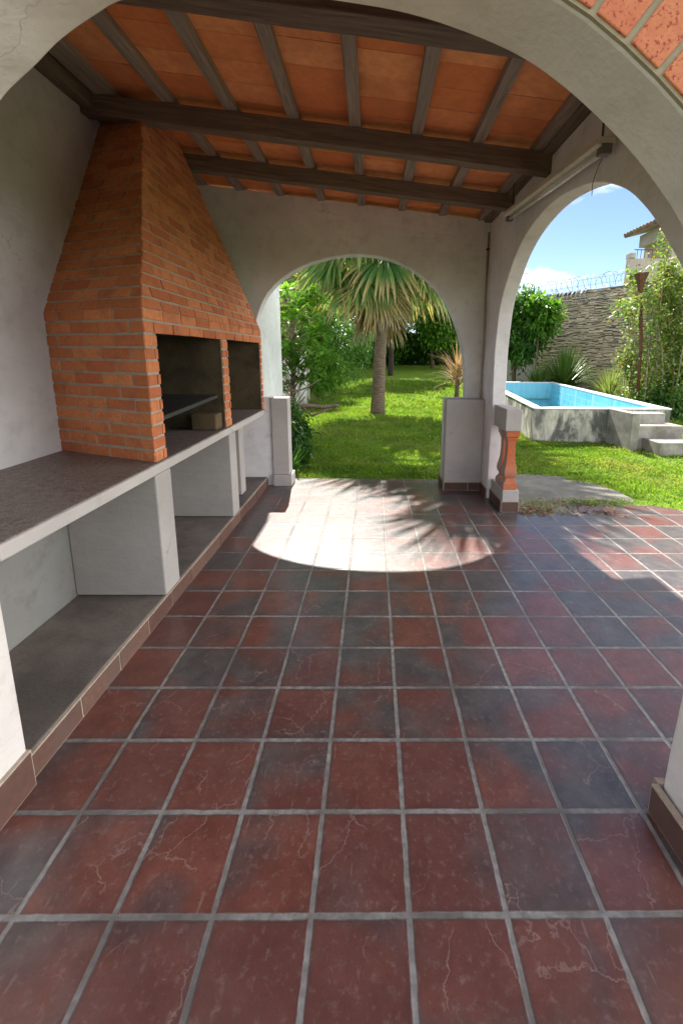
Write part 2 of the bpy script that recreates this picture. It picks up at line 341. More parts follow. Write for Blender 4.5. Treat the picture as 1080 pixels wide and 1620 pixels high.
# ------------------------------------------------------------------ mesh helper
class MB:
    def __init__(s): s.v = []; s.f = []; s.t = []; s.g = None
    def add(s, vs, fs, tint=0.5):
        b = len(s.v); s.v += [tuple(v) for v in vs]; s.f += [tuple(i + b for i in f) for f in fs]
        s.t += [tint] * len(vs); return s
    def box(s, x0, x1, y0, y1, z0, z1, tint=.5):
        return s.add([(x0, y0, z0), (x1, y0, z0), (x1, y1, z0), (x0, y1, z0), (x0, y0, z1), (x1, y0, z1), (x1, y1, z1), (x0, y1, z1)],
                     [(0, 3, 2, 1), (4, 5, 6, 7), (0, 1, 5, 4), (1, 2, 6, 5), (2, 3, 7, 6), (3, 0, 4, 7)], tint)
    def obox(s, o, U, V, W, tint=.5):
        o, U, V, W = map(Vector, (o, U, V, W))
        p = [o, o + U, o + U + V, o + V]; p = p + [q + W for q in p]
        fs = [(0, 3, 2, 1), (4, 5, 6, 7), (0, 1, 5, 4), (1, 2, 6, 5), (2, 3, 7, 6), (3, 0, 4, 7)]
        if U.cross(V).dot(W) < 0: fs = [f[::-1] for f in fs]
        return s.add(p, fs, tint)
    def prism(s, poly, ext, fn, tint=.5):
        """2D polygon (ccw) mapped through fn(u, v, w) for w in ext"""
        n = len(poly); a = [fn(u, v, ext[0]) for u, v in poly]; b = [fn(u, v, ext[1]) for u, v in poly]
        return s.add(a + b, [tuple(range(n))[::-1], tuple(range(n, 2 * n))] + [(i, (i + 1) % n, n + (i + 1) % n, n + i) for i in range(n)], tint)
    def tube(s, pts, rad, sides=8, tint=.5, cap=True):
        pts = [Vector(p) for p in pts]
        if not hasattr(rad, '__len__'): rad = [rad] * len(pts)
        up = Vector((0, 0, 1)); vs = []
        d0 = (pts[1] - pts[0]).normalized(); a = d0.orthogonal().normalized()
        for i, p in enumerate(pts):
            d = ((pts[min(i + 1, len(pts) - 1)] - pts[max(i - 1, 0)])).normalized()
            a = (a - d * a.dot(d)).normalized(); b = d.cross(a)
            for k in range(sides):
                t = 2 * math.pi * k / sides; vs.append(p + (a * math.cos(t) + b * math.sin(t)) * rad[i])
        fs = []
        for i in range(len(pts) - 1):
            for k in range(sides):
                k2 = (k + 1) % sides; fs.append((i * sides + k, i * sides + k2, (i + 1) * sides + k2, (i + 1) * sides + k))
        if cap: fs += [tuple(range(sides))[::-1], tuple(range((len(pts) - 1) * sides, len(pts) * sides))]
        return s.add(vs, fs, tint)
    def lathe(s, prof, c, sides=20, tint=.5):
        vs = []; fs = []
        for z, r in prof:
            for k in range(sides):
                t = 2 * math.pi * k / sides; vs.append((c[0] + r * math.cos(t), c[1] + r * math.sin(t), c[2] + z))
        for i in range(len(prof) - 1):
            for k in range(sides):
                k2 = (k + 1) % sides; fs.append((i * sides + k, i * sides + k2, (i + 1) * sides + k2, (i + 1) * sides + k))
        fs += [tuple(range(sides))[::-1], tuple(range((len(prof) - 1) * sides, len(prof) * sides))]
        return s.add(vs, fs, tint)
    def build(s, name, mat, parent=None, smooth=False, bevel=0, recalc=False):
        me = bpy.data.meshes.new(name); me.from_pydata(s.v, [], s.f)
        if recalc:
            import bmesh
            bm = bmesh.new(); bm.from_mesh(me); bmesh.ops.recalc_face_normals(bm, faces=bm.faces); bm.to_mesh(me); bm.free()
        ca = me.color_attributes.new('tint', 'FLOAT_COLOR', 'POINT')
        t = np.array([x if hasattr(x, '__len__') else (x, x, x) for x in s.t], dtype=np.float32)
        ca.data.foreach_set('color', np.concatenate([t, np.ones((len(t), 1), np.float32)], 1).ravel())
        if s.g is not None:
            ga = me.attributes.new('grain', 'FLOAT_VECTOR', 'POINT'); ga.data.foreach_set('vector', np.array(s.g, np.float32).ravel())
        me.materials.append(mat)
        if smooth: me.polygons.foreach_set('use_smooth', [True] * len(me.polygons))
        o = bpy.data.objects.new(name, me); COL.objects.link(o)
        if parent is not None: o.parent = parent; o.matrix_parent_inverse = parent_inv(parent)
        if bevel:
            b = o.modifiers.new('bevel', 'BEVEL'); b.width = bevel; b.segments = 2; b.limit_method = 'ANGLE'; b.angle_limit = R(50)
        return o
def parent_inv(p):
    # parts sit directly under an Empty (moved); sub-parts sit under parts whose own world matrix is the identity
    return Matrix.Translation(p.location).inverted() if p.type == 'EMPTY' else Matrix.Identity(4)
def thing(name, label, cat, loc=(0, 0, 0), group=None):
    o = bpy.data.objects.new(name, None); COL.objects.link(o); o.location = loc; o.empty_display_size = .2
    o['label'] = label; o['category'] = cat
    if group: o['group'] = group
    return o
def tag(o, label, cat, group=None, kind=None):
    o['label'] = label; o['category'] = cat
    if group: o['group'] = group
    if kind: o['kind'] = kind
    return o
def struct(o, label=None, cat=None, kind='structure'):
    o['kind'] = kind
    if label: o['label'] = label; o['category'] = cat
    return o
def catmull(pts, n=6):
    pts = [np.array(p, float) for p in pts]; P = [2 * pts[0] - pts[1]] + pts + [2 * pts[-1] - pts[-2]]; o = []
    for i in range(1, len(P) - 2):
        for k in range(n):
            t = k / n; a, b, c, d = P[i - 1:i + 3]
            o.append(tuple(.5 * ((2 * b) + (c - a) * t + (2 * a - 5 * b + 4 * c - d) * t * t + (3 * b - a - 3 * c + d) * t ** 3)))
    o.append(tuple(pts[-1])); return o

# ================================================================== SETTING
# ---- tiled terrace
mb = MB(); mb.prism([(-4, -5), (8, -5), (8, 2.9), (5.2, 2.9), (3.95, 3.55), (3.35, 3.9), (2.4, 3.9), (2.38, 3.615), (1.76, 3.615), (1.76, 4.9), (-1.9, 4.9), (-4, 4.9)], (-.12, 0), lambda u, v, w: (u, v, w))
struct(mb.build('tiled_floor', M['floor']), 'terrace floor of square red and charcoal tiles with grey grout', 'floor')
# ---- lawn : one sheet to the horizon, with an opening for the pool
PA, PB, PC, PD = (3.42, 7.72), (6.1, 7.72), (7.15, 15.6), (4.45, 15.6)
def lawn_z(x, y):
    r = max(0., y - 13.); return -.05 + min(1.0, r * r / (r + 7.) * .075)
def lawn():
    xs = sorted(set(list(np.arange(-8, 14.01, .5)) + [-400, -150, -60, -30, -15, 20, 35, 70, 150, 400]))
    ys = sorted(set(list(np.arange(-6, 34.01, .5)) + [-400, -100, -30, 45, 70, 120, 400, 900]))
    vs = [(x, y, lawn_z(x, y)) for y in ys for x in xs]; nx = len(xs); fs = []
    for j in range(len(ys) - 1):
        for i in range(nx - 1):
            cx = (xs[i] + xs[i + 1]) / 2; cy = (ys[j] + ys[j + 1]) / 2
            t = (cy - 7.72) / 7.88; xl = 3.42 + 1.03 * t; xr = 6.1 + 1.05 * t
            # cells under the pool are cut exactly below
            if -.05 < t < 1.05 and xl - .26 < cx < xr + .26: continue
            fs.append((j * nx + i, j * nx + i + 1, (j + 1) * nx + i + 1, (j + 1) * nx + i))
    m_ = MB(); m_.add(vs, fs)
    # collar that closes the gap between the grid and the pool wall
    for k in range(40):
        t0, t1 = -.06 + 1.12 * k / 40, -.06 + 1.12 * (k + 1) / 40
        for side in (0, 1):
            a = (3.42 + 1.03 * t0 if side == 0 else 6.1 + 1.05 * t0); b = (3.42 + 1.03 * t1 if side == 0 else 6.1 + 1.05 * t1)
            s_ = -1 if side == 0 else 1
            y0, y1 = 7.72 + 7.88 * t0, 7.72 + 7.88 * t1
            m_.add([(a - s_ * .12, y0, lawn_z(0, y0) + .003), (a + s_ * .75, y0, lawn_z(0, y0) + .003), (b + s_ * .75, y1, lawn_z(0, y1) + .003), (b - s_ * .12, y1, lawn_z(0, y1) + .003)], [(0, 1, 2, 3) if s_ > 0 else (3, 2, 1, 0)])
    for (ya, yb) in ((7.0, 7.84), (15.5, 16.4)):
        m_.add([(3.4, ya, lawn_z(0, ya) + .006), (8, ya, lawn_z(0, ya) + .006), (8, yb, lawn_z(0, yb) + .006), (3.4, yb, lawn_z(0, yb) + .006)], [(0, 1, 2, 3)])
    return m_.build('lawn', M['lawn'], smooth=True)
struct(lawn(), 'sunlit green lawn running back to the trees', 'lawn')
# ---- concrete pad beside the terrace
padp = catmull([(1.8, 3.6), (2.4, 3.58), (3.0, 3.75), (3.3, 4.1), (3.25, 4.6), (3.0, 5.0), (2.6, 5.2), (2.1, 5.15), (1.7, 5.0), (1.66, 4.2), (1.8, 3.6)], 5)[:-1]
mb = MB(); mb.prism(padp, (-.1, -.012), lambda u, v, w: (u + .012 * math.sin(23 * v), v + .015 * math.sin(19 * u), w))
struct(mb.build('concrete_pad', M['concrete'], recalc=True), 'worn concrete pad between terrace and lawn', 'pad')

# ================================================================== MASONRY
def skirting(name, runs, h, parent, z0=0, th=.016, L_=.3, top=True):
    """runs of separate skirting tiles with mortar behind; each run = (x0,y0,x1,y1, nx,ny) outward normal"""
    m1 = MB(); m2 = MB()
    for (x0, y0, x1, y1, nx, ny) in runs:
        d = Vector((x1 - x0, y1 - y0, 0)); n = d.length; d.normalize(); nn = Vector((nx, ny, 0)); u = 0
        m2.obox((x0, y0, z0), d * n, nn * (th - .004), (0, 0, h - .002), .5)
        while u < n - .01:
            w = min(L_, n - u); j = random.uniform(-.002, .002)
            m1.obox(Vector((x0, y0, z0 + .004)) + d * (u + .004) + nn * .001, d * (w - .008), nn * (th + j), (0, 0, h - .012 + j), random.random())
            u += L_
    o = m1.build(name, M['skirt'], parent, bevel=.003); m2.build('skirting_mortar', M['mortar'], o)
    return o
# ---- back wall with garden arch (plane Y = 4.6 .. 4.76)
BA = catmull([(1.335, 1.15), (1.325, 1.45), (1.284, 1.72), (1.175, 2.075), (1.01, 2.372), (.736, 2.625), (.394, 2.79), (.03, 2.845), (-.355, 2.808), (-.732, 2.68), (-1.04, 2.46), (-1.2, 2.2), (-1.28, 1.9), (-1.31, 1.55), (-1.31, 1.14)], 6)
bw = thing('arched_wall', 'grey plaster back wall whose arch frames the palm and lawn', 'wall', (0, 4.6, 0))
poly = [(1.69, -.06), (1.69, 3.22), (-2.2, 3.63), (-2.2, -.06), (-.9, -.06), (-.9, 1.14)] + [p for p in reversed(BA)] + [(1.08, 1.15), (1.08, -.06)]
mb = MB(); mb.prism(poly, (4.6, 4.76), lambda u, v, w: (u, w, v)); mb.build('wall_face', M['plaster'], bw, recalc=True, bevel=.008)
mb = MB(); mb.box(1.075, 1.538, 4.42, 4.598, 0, 1.152); o = mb.build('arch_pier', M['plaster_dimmed'], bw, bevel=.008)
skirting('skirting', [(1.075, 4.42, 1.538, 4.42, 0, -1), (1.075, 4.76, 1.075, 4.42, -1, 0)], .11, bw)
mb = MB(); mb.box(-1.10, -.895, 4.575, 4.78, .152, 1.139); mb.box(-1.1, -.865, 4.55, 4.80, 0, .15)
mb.build('arch_pier', M['plaster_dimmed'], bw, bevel=.006)
# ---- right wall with side arch (plane X = 1.54 .. 1.69)
SA = catmull([(4.08, .9), (4.11, 1.3), (4.12, 1.7), (4.07, 2.05), (4.0, 2.24), (3.84, 2.43), (3.58, 2.65), (3.22, 2.79), (2.75, 2.84), (2.22, 2.765), (1.84, 2.61), (1.58, 2.42), (1.36, 2.19), (1.13, 1.9), (.93, 1.5), (.80, 1.0), (.74, .5), (.73, -.06)], 6)
rw = thing('arched_wall', 'grey plaster side wall with a tall arch open to the pool', 'wall', (1.6, 3, 0))
poly = [(4.598, -.06), (4.598, 3.2), (.64, 3.2), (.64, -.06)] + [p for p in reversed(SA)] + [(4.12, .89), (4.12, -.06)]
mb = MB(); mb.prism(poly, (1.54, 1.69), lambda u, v, w: (w, u, v)); mb.build('wall_face', M['plaster'], rw, recalc=True, bevel=.008)
skirting('skirting', [(1.54, 4.4, 1.54, 4.12, -1, 0)], .12, rw)
# ---- front wall (arch the camera looks through), back face drifts from Y .71 to .58
def fy(x, w): return .655 - .045 * x - w
FA = catmull([(1.262, -.06), (1.272, .3), (1.29, .7), (1.285, 1.1), (1.255, 1.5), (1.18, 1.84), (1.08, 2.04), (.99, 2.16), (.87, 2.284), (.7, 2.42), (.539, 2.512), (.304, 2.592), (.088, 2.632), (-.111, 2.655), (-.31, 2.664), (-.507, 2.648), (-.602, 2.61), (-.7, 2.557), (-.782, 2.496), (-.908, 2.4), (-1.05, 2.23), (-1.14, 2.03), (-1.19, 1.75), (-1.18, 1.3), (-1.165, .8), (-1.165, -.06)], 6)
fwl = thing('arched_wall', 'grey plaster front arch faced with speckled orange brick, nearest the viewer', 'wall', (0, .5, 0))
poly = [(1.9, -.06), (1.9, 3.4), (-2.3, 3.5), (-2.3, -.06)] + [p for p in reversed(FA)]
mb = MB(); mb.prism(poly, (0, .205), lambda u, v, w: (u, fy(u, w), v)); mb.build('wall_face', M['front_plaster'], fwl, recalc=True, bevel=.007)
skirting('skirting', [(1.262, fy(1.26, .205), 1.25, fy(1.26, 0) + .002, -1, 0), (1.25, .6, 1.54, .588, 0, 1)], .125, fwl, th=.028, L_=.34)
skirting('skirting', [(-1.165, fy(-1.17, 0), -1.165, fy(-1.17, .205), 1, 0)], .165, fwl, th=.02)
# voussoir bricks round the arch on the near face
mv = MB(); mm = MB(); arc = [Vector((p[0], 0, p[1])) for p in FA if p[1] > .0]
cum = [0.]
for a, b in zip(arc, arc[1:]): cum.append(cum[-1] + (b - a).length)
def arcp(s_):
    s_ = max(0, min(cum[-1] - 1e-4, s_)); i = max(k for k in range(len(cum) - 1) if cum[k] <= s_)
    t = (s_ - cum[i]) / (cum[i + 1] - cum[i]); p = arc[i].lerp(arc[i + 1], t); i0, i1 = max(0, i - 3), min(len(arc) - 1, i + 4)
    d = (arc[i1] - arc[i0]).normalized(); n = Vector((d.z, 0, -d.x))
    return p, n
n_, _s = 0, 0.
_, nn = arcp(cum[-1] / 2); sg = 1 if nn.z > 0 else -1
while _s < cum[-1] - .1:
    p0, n0 = arcp(_s + .008); p1, n1 = arcp(_s + .092); n0 = n0 * sg; n1 = n1 * sg
    def pt(p, n, r, w): q = p + n * r; return (q.x, fy(q.x, .205) - w, q.z)
    r0, r1 = .012, .27
    vs = [pt(p0, n0, r0, .0), pt(p1, n1, r0, .0), pt(p1, n1, r1, .0), pt(p0, n0, r1, .0)]
    vs += [pt(p0, n0, r0, .016), pt(p1, n1, r0, .016), pt(p1, n1, r1, .016), pt(p0, n0, r1, .016)]
    mv.add(vs, [(0, 1, 2, 3), (4, 7, 6, 5), (0, 4, 5, 1), (1, 5, 6, 2), (2, 6, 7, 3), (3, 7, 4, 0)], random.random())
    pa, na = arcp(_s); pb, nb = arcp(_s + .1); na = na * sg; nb = nb * sg
    vs = [pt(pa, na, .004, .0005), pt(pb, nb, .004, .0005), pt(pb, nb, .285, .0005), pt(pa, na, .285, .0005)]
    vs += [pt(pa, na, .004, .01), pt(pb, nb, .004, .01), pt(pb, nb, .285, .01), pt(pa, na, .285, .01)]
    mm.add(vs, [(0, 1, 2, 3), (4, 7, 6, 5), (0, 4, 5, 1), (2, 6, 7, 3)], .5)
    _s += .1
o = mv.build('brick_trim', M['voussoir'], fwl, recalc=True, bevel=.003); mm.build('trim_mortar', M['voussoir_mortar'], o, recalc=True)
# ---- left wall
mb = MB(); mb.box(-2.2, -2.02, .5, 4.598, -.06, 3.59)
tag(mb.build('plaster_wall', M['plaster_dark']), 'blank dark grey plaster wall behind the brick barbecue hood', 'wall')

# ================================================================== ROOF
roof = thing('timber_roof', 'dark timber beams and rafters under orange clay boards', 'roof', (0, 2.8, 3.4))
def zr(x): return 3.38 - .105 * x
def wood(x0, x1, y0, y1, zf0, zf1, name, parent, along='y', wob=.004):
    """hewn bar following the roof slope; zf0/zf1 offsets below/above the rafter underside plane"""
    m_ = MB(); n = 14; vs = []; g = []
    off = random.uniform(0, 50)
    for i in range(n + 1):
        t = i / n
        for (a, b) in ((0, 0), (1, 0), (1, 1), (0, 1)):
            j = random.uniform(-wob, wob); k = random.uniform(-wob, wob) * .7
            if along == 'y':
                x = (x0 if a == 0 else x1) + j; y = y0 + (y1 - y0) * t; z = zr((x0 + x1) / 2) + (zf0 if b == 0 else zf1) + (k if b == 0 else 0); gg = (y + off, x * 1., z)
            else:
                x = x0 + (x1 - x0) * t; y = (y0 if a == 0 else y1) + j; z = zr(x) + (zf0 if b == 0 else zf1) + (k if b == 0 else 0); gg = (x + off, y, z + .105 * x)
            vs.append((x, y, z)); g.append(gg)
    fs = [(0, 3, 2, 1), (4 * n, 4 * n + 1, 4 * n + 2, 4 * n + 3)]
    for i in range(n):
        for k in range(4): fs.append((4 * i + k, 4 * i + (k + 1) % 4, 4 * i + 4 + (k + 1) % 4, 4 * i + 4 + k))
    m_.add(vs, fs); m_.g = g
    return m_.build(name, M['rafter_wood' if name == 'rafter' else 'wood'], parent, bevel=.006, recalc=True)
for k in range(-4, 4):
    xc = .034 + .467 * k; w = .043
    if k == -4: w = .07
    wood(xc - w, xc + w, .25, 4.9, 0, .062, 'rafter', roof)
wood(1.46, 1.56, .8, 4.59, -.02, .06, 'wall_plate', roof)
wood(-2.015, -1.93, .8, 4.59, -.10, .06, 'wall_plate', roof)
wood(-2.0, 1.55, 1.56, 1.70, -.15, 0, 'beam', roof, 'x')
wood(-2.015, 1.55, 2.86, 2.962, -.145, 0, 'beam', roof, 'x')
wood(-2.015, 1.55, 3.735, 3.835, -.135, 0, 'beam', roof, 'x')
mb = MB()                                  # clay boards, one by one
for k in range(-5, 5):
    xa = .034 + .467 * k; xb = xa + .467; xa = max(xa, -2.2); xb = min(xb, 1.98)
    y = .22 + random.uniform(0, .05)
    while y < 4.95:
        dz = random.uniform(-.0015, .0015); w = .235
        t = random.random()
        if random.random() < .12: t = -.9
        x0, x1 = xa + .003, xb - .003; y0, y1 = y, min(y + w - .004, 5.)
        mb.add([(x0, y0, zr(x0) + .063 + dz), (x1, y0, zr(x1) + .063 + dz), (x1, y1, zr(x1) + .063 + dz), (x0, y1, zr(x0) + .063 + dz),
                (x0, y0, zr(x0) + .085), (x1, y0, zr(x1) + .085), (x1, y1, zr(x1) + .085), (x0, y1, zr(x0) + .085)],
               [(0, 3, 2, 1), (4, 5, 6, 7), (0, 1, 5, 4), (1, 2, 6, 5), (2, 3, 7, 6), (3, 0, 4, 7)], t)
        y += w
mb.build('clay_boards', M['rooftile'], roof)
mb = MB(); mb.prism([(-2.35, zr(-2.35) + .088), (1.98, zr(1.98) + .088), (1.98, zr(1.98) + .16), (-2.35, zr(-2.35) + .16)], (.2, 5.0), lambda u, v, w: (u, w, v))
mb.build('roof_cover', M['ridge'], roof, recalc=True)

# ================================================================== BARBECUE
bq = thing('brick_barbecue', 'orange brick barbecue hood on a long speckled counter with open niches', 'barbecue', (-1.6, 2.8, 0))
def lay(mb_, mo, o, U, V, Nn, lo, hi, v0, v1, holes=(), course=.0805, brick=.262, gap=.017, proud=.008, ph=0):
    """lay running-bond bricks on the plane o + u*U + v*V between lo(v) and hi(v)"""
    o, U, V, Nn = map(Vector, (o, U, V, Nn)); row = ph; v = v0
    while v < v1 - .02:
        vt = min(v + course - gap, v1); vm = (v + vt) / 2; a, b = lo(vm), hi(vm)
        u = a - (row % 2) * brick / 2 - random.uniform(0, .03)
        while u < b:
            ua, ub = max(u, a), min(u + brick - gap, b)
            if b - ub < .03: ub = b
            segs = [(ua, ub)]
            for (h0, h1, g0, g1) in holes:
                if vm > g0 and vm < g1:
                    ns = []
                    for (s0, s1) in segs:
                        if s1 <= h0 or s0 >= h1: ns.append((s0, s1)); continue
                        if s0 < h0: ns.append((s0, h0))
                        if s1 > h1: ns.append((h1, s1))
                    segs = ns
            tt = min(1, max(0, random.gauss(.5, .3)))
            for (s0, s1) in segs:
                if s1 - s0 < .018: continue
                j = [random.uniform(-.0025, .0025) for _ in range(6)]; pr = proud + random.uniform(-.0025, .0025)
                e0, e1 = s0 == a, s1 == b; j[0] = 0 if e0 else j[0]; j[2] = 0 if e1 else j[2]
                k0 = (lo(v) - a, lo(vt) - a) if e0 else (0, 0); k1 = (hi(v) - b, hi(vt) - b) if e1 else (0, 0)
                p = [o + U * (s0 + j[0] + k0[0]) + V * (v + j[1]), o + U * (s1 + j[2] + k1[0]) + V * (v + j[3]), o + U * (s1 + j[2] + k1[1]) + V * (vt + j[4]), o + U * (s0 + j[0] + k0[1]) + V * (vt + j[5])]
                q = [x + Nn * pr for x in p]; p = [x - Nn * .004 for x in p]
                fs = [(4, 5, 6, 7), (0, 1, 5, 4), (1, 2, 6, 5), (2, 3, 7, 6), (3, 0, 4, 7)]
                if U.cross(V).dot(Nn) < 0: fs = [f[::-1] for f in fs]
                mb_.add(p + q, fs, tt)
            u += brick
        v += course; row += 1
A = Vector((-2.02, 2.245, 1)); B = Vector((-1.2, 1.92, 1)); Cc = Vector((-1.2, 4.598, 1))
ZS = 1.95; ZT = 3.60
def lerp(a, b, t): return a + (b - a) * t
B1 = Vector((-1.2, 1.92, ZS)); C1 = Vector((-1.2, 4.598, ZS)); A1 = Vector((-2.02, 2.245, ZS))
tt_ = (ZT - ZS) / 1.47; B2 = Vector((-1.2 - .385 * tt_, 1.92 + .985 * tt_, ZT)); C2 = Vector((B2.x, 4.598 - .87 * tt_, ZT)); A2 = Vector((-2.02, B2.y + (2.02 + B2.x) * .396, ZT))
hood = MB(); brk = MB()
# core of the hood (mortar) : frustum above the shoulder
D1 = Vector((-2.02, 4.598, ZS)); D2 = Vector((-2.02, C2.y, ZT))
hood.add([A1, B1, C1, D1, A2, B2, C2, D2], [(0, 1, 5, 4), (1, 2, 6, 5), (2, 3, 7, 6), (4, 5, 6, 7), (0, 3, 2, 1)])
# base block pieces (mortar core) round two openings
HZ = 1.84
O1 = (2.06, 3.225); O2 = (3.375, 4.53)
hood.prism([(A.x, A.y), (B.x, B.y), (-1.2, O1[0]), (-2.02, O1[0] + .32)], (1.003, ZS), lambda u, v, w: (u, v, w))
hood.box(-2.0, -1.2, O1[1], O2[0], 1.003, HZ); hood.box(-2.0, -1.2, O2[1], 4.597, 1.003, HZ)
hood.prism([(A.x, O1[0] + .32), (-1.2, O1[0]), (-1.2, 4.597), (-2.02, 4.597)], (HZ, ZS - .002), lambda u, v, w: (u, v, w))
core = hood.build('hood_mortar', M['mortar'], bq, recalc=True)
# left face, base
Ul = (B - A).normalized(); Ll = (B - A).length; Nl = Vector((Ul.y, -Ul.x, 0))
if Nl.y > 0: Nl = -Nl
lay(brk, None, A, Ul, (0, 0, 1), Nl, lambda v: 0.002, lambda v: Ll + .005, .006, ZS - 1, ph=0)
# left face, tapering
Vl = (A2 - A1) - Ul * (A2 - A1).dot(Ul); hl = Vl.length; Vl.normalize(); Nl2 = Ul.cross(Vl)
if Nl2.y > 0: Nl2 = -Nl2
sa = (A2 - A1).dot(Ul) / hl; sb = (B2 - A1).dot(Ul)
lay(brk, None, A1, Ul, Vl, Nl2, lambda v: sa * v, lambda v: Ll + (sb - Ll) * v / hl + .004, .004, hl, ph=1)
# front face base with openings
holes = [(O1[0] - 1.92, O1[1] - 1.92, -.1, HZ - 1), (O2[0] - 1.92, O2[1] - 1.92, -.1, HZ - 1)]
lay(brk, None, B, (0, 1, 0), (0, 0, 1), (1, 0, 0), lambda v: -.004, lambda v: 2.676, .006, ZS - 1, holes, ph=1)
Vf = Vector((B2.x - B1.x, 0, ZT - ZS)); hf = Vf.length; Vf.normalize(); Nf = Vector((Vf.z, 0, -Vf.x))
lay(brk, None, B1, (0, 1, 0), Vf, Nf, lambda v: (B2.y - B1.y) * v / hf - .004, lambda v: 2.678 + (C2.y - C1.y) * v / hf, .004, hf, ph=0)
brk.build('brick_hood', M['brick'], bq, bevel=.0035)
# firebox lining
mb = MB()
mb.box(-1.99, -1.96, 2.5, 4.59, 1.004, HZ - .004); mb.prism([(-1.955, 2.46), (-1.215, O1[0] + .02), (-1.215, 4.58), (-1.955, 4.58)], (HZ - .02, HZ - .003), lambda u, v, w: (u, v, w))
mb.prism([(-1.95, O1[0] + .30), (-1.23, O1[0] + .004), (-1.23, O1[0] + .012), (-1.95, O1[0] + .315)], (1.004, HZ - .02), lambda u, v, w: (u, v, w))
mb.box(-1.97, -1.23, O2[0] + .001, O2[0] + .01, 1.004, HZ - .02)
mb.build('firebox_lining', M['soot'], bq, recalc=True)
for yy, xx in ((O1[1], -1.205), (O2[1], -1.205)):
    mb = MB(); mb.box(-1.97, xx, yy - .012, yy - .001, 1.004, HZ - .02); mb.build('firebox_side', M['soot_brown'], bq)
mb = MB(); mb.add([(-1.24, 2.09, 1.235), (-1.24, 3.17, 1.285), (-1.94, 3.17, 1.285), (-1.94, 2.4, 1.235), (-1.24, 2.09, 1.265), (-1.24, 3.17, 1.315), (-1.94, 3.17, 1.315), (-1.94, 2.4, 1.265)],
                  [(0, 3, 2, 1), (4, 5, 6, 7), (0, 1, 5, 4), (1, 2, 6, 5), (2, 3, 7, 6), (3, 0, 4, 7)])
mb.build('grill_shelf', M['iron'], bq, recalc=True, bevel=.003)
mb = MB(); mb.box(-1.45, -1.225, 3.05, 3.21, 1.006, 1.15); mb.build('firebrick_block', M['firebrick'], bq, bevel=.012)
# counter and its supports
mb = MB(); mb.box(-2.018, -1.17, .74, 4.57, .935, .998); mb.build('counter_slab', M['plaster_dimmed'], bq, bevel=.008)
mb = MB(); mb.box(-2.016, -1.182, .745, 4.56, .9985, 1.003); mb.build('counter_top', M['counter'], bq)
for (y0, y1, x0, x1) in ((1.848, 2.05, -1.76, -1.172), (3.215, 3.40, -1.76, -1.172), (3.86, 4.02, -1.76, -1.29)):
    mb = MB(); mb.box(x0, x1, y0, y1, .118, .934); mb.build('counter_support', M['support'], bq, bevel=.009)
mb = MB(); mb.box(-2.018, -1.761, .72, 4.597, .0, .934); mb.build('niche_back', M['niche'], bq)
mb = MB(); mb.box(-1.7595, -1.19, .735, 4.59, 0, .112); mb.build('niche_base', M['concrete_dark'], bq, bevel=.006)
skirting('base_tiles', [(-1.19, .72, -1.19, 4.57, 1, 0)], .112, bq, th=.02)

# ================================================================== BALUSTRADE
bl = thing('balustrade', 'short plaster balustrade end with terracotta balusters beside the side arch', 'balustrade', (1.67, 3.9, 0))
mb = MB(); mb.box(1.572, 1.745, 3.672, 4.119, .895, 1.13); mb.build('rail', M['plaster_dimmed'], bl, bevel=.01)
mb = MB(); mb.box(1.585, 1.765, 3.672, 4.119, .0, .245); mb.build('plinth', M['plaster_dimmed'], bl, bevel=.008)
skirting('skirting', [(1.585, 4.12, 1.585, 3.672, -1, 0), (1.585, 3.672, 1.765, 3.672, 0, -1)], .125, bl)
prof = [(.0, .074), (.075, .074), (.08, .06), (.11, .052), (.15, .05), (.17, .062), (.20, .066), (.235, .062), (.28, .05), (.34, .041), (.45, .04), (.535, .043), (.55, .054), (.575, .058), (.59, .07), (.65, .074)]
prof = [(0, .0745), (.07, .0745), (.085, .06), (.115, .048), (.135, .05), (.15, .064), (.185, .070), (.22, .066), (.27, .055), (.33, .046), (.42, .043), (.52, .044), (.545, .05), (.56, .058), (.575, .058), (.59, .072), (.652, .0745)]
for yy in (3.765, 3.925):
    mb = MB(); q2 = math.sqrt(2)
    vs = []; fs = []
    for z, r_ in prof:
        for (sx_, sy_) in ((-1, -1), (1, -1), (1, 1), (-1, 1)): vs.append((1.668 + sx_ * r_ * .98, yy + sy_ * r_ * .98, .244 + z))
    for i in range(len(prof) - 1):
        for k in range(4): fs.append((4 * i + k, 4 * i + (k + 1) % 4, 4 * i + 4 + (k + 1) % 4, 4 * i + 4 + k))
    fs += [(0, 1, 2, 3), tuple(range(4 * len(prof) - 4, 4 * len(prof)))]
    mb.add(vs, fs, .3); o = mb.build('baluster', M['terracotta'], bl, recalc=True, bevel=.004)
    o.data.materials.append(M['peeling'])
    for p in o.data.polygons:
        if p.normal.x < -.6: p.material_index = 1
# ================================================================== FITTINGS
lp = thing('fluorescent_lamp', 'cream fluorescent tube batten hung slanting by the side arch', 'lamp', (1.45, 2.7, 2.9))
P0 = Vector((1.452, 3.6, 2.985)); P1 = Vector((1.452, 1.86, 2.835)); dd = (P1 - P0).normalized(); up_ = Vector((0, dd.z, -dd.y)).normalized(); up_ = up_ if up_.z > 0 else -up_
sx = Vector((1, 0, 0))
def barsec(sec, a, b, name, mat):
    m_ = MB(); n = len(sec); vs = [a + sx * u + up_ * v for u, v in sec] + [b + sx * u + up_ * v for u, v in sec]
    m_.add(vs, [tuple(range(n)), tuple(range(n, 2 * n))[::-1]] + [(i, n + i, n + (i + 1) % n, (i + 1) % n) for i in range(n)])
    return m_.build(name, mat, lp, recalc=True, bevel=.002)
barsec([(-.045, .035), (-.05, .0), (-.03, -.012), (.03, -.012), (.05, .0), (.045, .035)], P0, P1, 'batten', M['lamp_body'])
